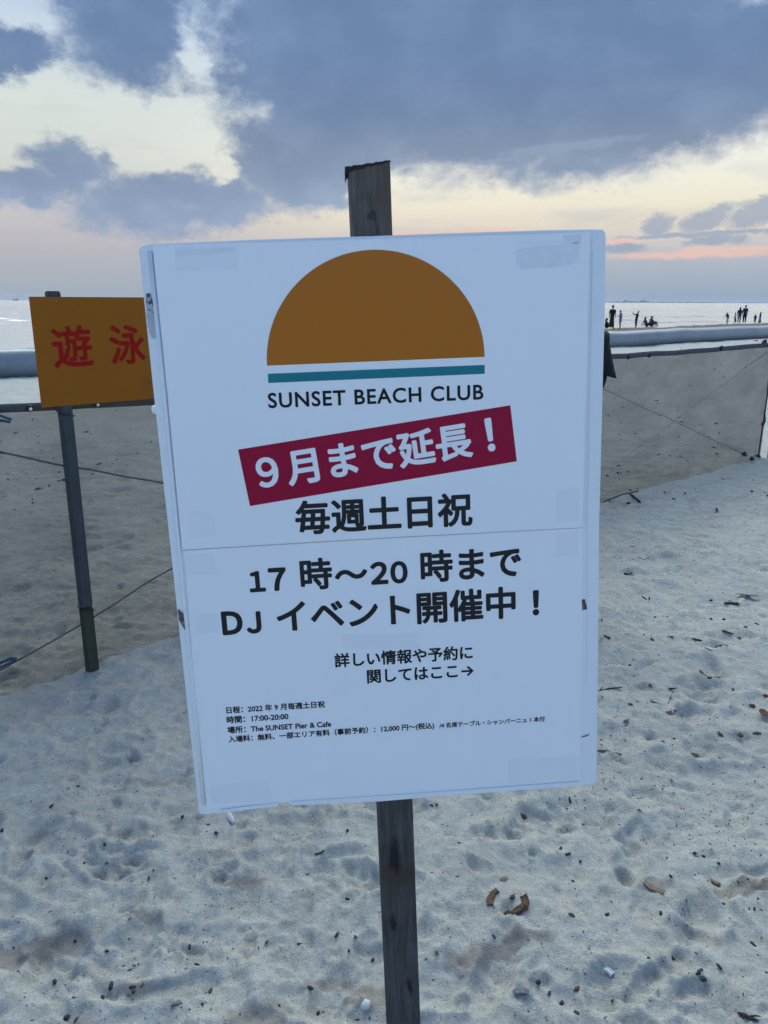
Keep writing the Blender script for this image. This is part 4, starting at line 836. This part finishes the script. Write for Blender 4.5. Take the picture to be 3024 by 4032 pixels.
pebble(2644, 2262, 20, 'shell', 'tiny white shell crumb high on the right sand', 'shell', name='shell_piece')
pebble(903, 3214, 34, 'shell', 'white shell splinter just below the left corner of the sign', 'shell', name='shell_piece', flat=.3, elong=1.9)
pebble(1439, 3957, 34, 'shell', 'round white shell low down left of the post', 'shell', name='shell_piece', flat=.5, elong=1.05)
slab([(2382, 3812), (2396, 3822), (2412, 3838)], 24, 5, 'shell', 'folded scrap of white paper on the lower right sand', 'paper_scrap', 'paper', 4.)
slab([(2025, 3908), (2050, 3905), (2078, 3910)], 24, 7, 'stone', 'flat grey stone low on the sand right of the post', 'flat_stone', 'stone', 5.)
slab([(675, 3956), (700, 3950), (715, 3946)], 16, 5, 'stone', 'flat grey stone low on the sand left of the post', 'flat_stone', 'stone', 6.)
slab([(2536, 3478), (2560, 3495), (2610, 3520)], 26, 8, 'tan', 'crumbling brown wood clump in a hollow right of the post', 'wood_clump', 'wood', 7.)
slab([(2800, 3470), (2815, 3480), (2835, 3485)], 16, 8, 'tan', 'small brown wood clump farther right than the hollow one', 'wood_clump', 'wood', 8.)
pebble(2056, 3215, 26, 'bark', 'brown nut husk in the sand above the tread marks', 'husk', name='husk', flat=.8)
stick([(2240, 3137), (2246, 3165)], 8, 'twig', 'short upright-looking twig below the right corner of the sign', 'twig', 'twig')
stick([(2905, 3990), (2940, 4005), (2985, 4025)], 10, 'twig', 'dark twig tangle in the bottom right corner', 'twig', 'twig', branches=[((2930, 4002), (2925, 4020)), ((2950, 4008), (2995, 4010))])
stick([(2226, 3368), (2246, 3361)], 9, 'dark', 'short dark stick beside the largest round pebble', 'stick', 'stick')
stick([(588, 3440), (585, 3468)], 10, 'bark', 'small brown husk stem left of the post', 'husk', 'husk')
stick([(1240, 3365), (1262, 3360), (1278, 3350)], 7, 'twig', 'broken grey twig left of the post', 'twig', 'twig')
stick([(3, 2662), (60, 2650)][0:2], 5, 'twig', 'thin twig at the left edge under the net', 'twig', 'twig')
pebble(2975, 1345, 14, 'pink', 'small bright pink thing lying on the sand beyond the net', 'litter', name='pink_litter', flat=.9, elong=1.1)
PEB = 'dark pebbles scattered on the sand'; PL = 'small dark pebble lying on the pale sand'; BRN = 'small brown wood crumb lying on the pale sand'; BG = 'brown wood crumbs scattered on the sand'
for (px, py, s) in [(2207, 3346, 18), (2111, 3348, 13), (2602, 3596, 16), (2553, 3775, 15), (2832, 3806, 15), (2212, 3950, 20), (2120, 3868, 20), (2754, 3828, 22), (2768, 3856, 24), (2648, 3772, 15), (2965, 3720, 18), (2258, 3472, 13), (2085, 3390, 12), (2640, 3450, 12), (2285, 3392, 12), (2390, 3602, 16),
                    (437, 3884, 22), (216, 3867, 18), (522, 3888, 18), (404, 3928, 17), (262, 4008, 22), (1222, 3891, 20), (1368, 3541, 16), (1326, 3682, 16), (1180, 3718, 14), (851, 3280, 16), (719, 3218, 18), (8, 3270, 14), (381, 3340, 14), (414, 3327, 14), (183, 3460, 12), (1368, 3271, 14), (747, 3731, 16), (776, 3799, 14), (324, 3803, 17),
                    (1468, 3780, 15), (1373, 3745, 12), (295, 3705, 12), (420, 3746, 12), (1100, 3960, 12), (1252, 3992, 16), (797, 3954, 12), (330, 3399, 12), (602, 3427, 12), (2735, 3360, 13), (2770, 3372, 12), (2830, 3400, 13), (2970, 3580, 12), (1720, 3170, 12), (1930, 3245, 10), (1810, 3320, 10), (1700, 3172, 12), (203, 3174, 12), (2655, 2910, 12), (2610, 2920, 10), (2800, 2365, 12), (2800, 2438, 12), (2850, 2440, 12), (2480, 2620, 12), (2270+100, 2440, 9), (2580, 2430, 9), (2630, 2430, 10), (2536, 2500, 10)]:
    pebble(px, py, s, 'dark', PL, 'pebble', PEB, flat=.75)
for (px, py, s) in [(2272, 3895, 20), (2272, 3990, 20), (2164, 3910, 17), (2120, 3870, 10), (1720, 3752, 17), (1942, 3685, 14), (2250, 3604, 20), (2850, 3560, 14), (525, 3905, 16), (560, 3880, 14), (300, 4015, 16), (1400, 3690, 14), (830, 3900, 18), (1050, 3710, 14), (420, 3400, 12), (310, 3095, 15), (2485, 2775, 18), (2438, 2760, 16), (2885, 2715, 16), (2935, 2470, 16), (2980, 2458, 16), (2910, 2515, 20), (3015, 2740, 20), (2390, 2510, 24), (2568, 2520, 18), (2960, 2780, 20), (2830, 2890, 26), (2915, 2895, 24), (2980, 2890, 24)]:
    pebble(px, py, s, 'bark', BRN, 'wood crumb', BG, flat=.6, name='wood_crumb')
for i in range(70):
    r = 1.35+4.6*rd.random(); a = R_(rd.uniform(-30, 31)); x, y = r*math.sin(a), r*math.cos(a)
    if (np.array([x, y])-FL[0])@FN < .1: continue
    dk = rd.random() < .72; pebble(0, 0, rd.uniform(.0018, .0038), 'dark' if dk else 'bark', PL if dk else BRN, 'pebble' if dk else 'wood crumb', PEB if dk else BG, flat=.7, name='pebble' if dk else 'wood_crumb', pos=np.array([x, y, zat(x, y)]))
# grit nobody could count
def grit(name, n, rmin, rmax, smin, smax, m_, label, amin=-32, amax=34, pw=1., cond=None):
    r = rmin+(rmax-rmin)*RNG.random(n)**pw; a = np.radians(RNG.uniform(amin, amax, n)); x, y = r*np.sin(a), r*np.cos(a)
    kp = (vnoise(x*1.7, y*1.7)+.8*vnoise(x*5, y*5)+RNG.random(n)*1.5) > .45
    if cond is not None: kp &= cond(x, y)
    x, y = x[kp], y[kp]; z = beach_z(x, y); vs, fs = [], []
    for X, Y, Zz in zip(x, y, z):
        s = smin+(smax-smin)*rd.random()**2.2; th = rd.uniform(0, 6.3); c, s2 = math.cos(th), math.sin(th); el_ = rd.choice((1, 1, 1.3, 2.2, 3.2)); o0 = len(vs)
        for (u, v_, w_) in ((el_, 0, 0), (-el_, .2, 0), (0, .8, 0), (.2, -.8, 0), (.1, 0, .8), (0, 0, -.5)): vs.append((X+s*(u*c-v_*s2), Y+s*(u*s2+v_*c), Zz+s*(w_+.3)))
        for f in ((0, 2, 4), (2, 1, 4), (1, 3, 4), (3, 0, 4), (2, 0, 5), (1, 2, 5), (3, 1, 5), (0, 3, 5)): fs.append(tuple(o0+i for i in f))
    return tag(mesh_obj(name, vs, fs, M[m_]), label, 'grit', kind='stuff')
grit('beach_grit', 9000, 1.25, 8, .0007, .0028, 'twig', 'fine dark grit and plant bits strewn over the sand', pw=1.1)
grit('brown_grit', 2000, 1.25, 8, .0009, .0030, 'bark', 'fine brown wood bits strewn over the sand')
grit('shell_grit', 260, 1.25, 6, .0009, .0024, 'shell', 'tiny white shell crumbs strewn over the sand')
grit('right_side_litter', 4200, 1.9, 7, .0009, .0036, 'twig', 'denser dark plant bits on the right hand sand', 14, 34)
grit('wrack_bits', 4200, 6, 34, .004, .016, 'twig', 'dark seaweed bits strewn over the sand beyond the net', -34, 36)

# ------------------------------------------------------------------ sea air
bm = bmesh.new(); box(bm, (0, 0, 20), (41000, 41000, 52)); hz = bm_obj('haze', bm, None); tag(hz, 'faint sea haze lying over the beach and the water', 'haze', kind='stuff')
m = bpy.data.materials.new('haze'); m.use_nodes = True; g = N(m.node_tree); g.n.clear(); o_ = g.n.new('ShaderNodeOutputMaterial'); v_ = g.n.new('ShaderNodeVolumePrincipled')
v_.inputs['Color'].default_value = (.8, .86, .95, 1); v_.inputs['Density'].default_value = 6e-5; g.l.new(v_.outputs[0], o_.inputs['Volume']); hz.data.materials.append(m)
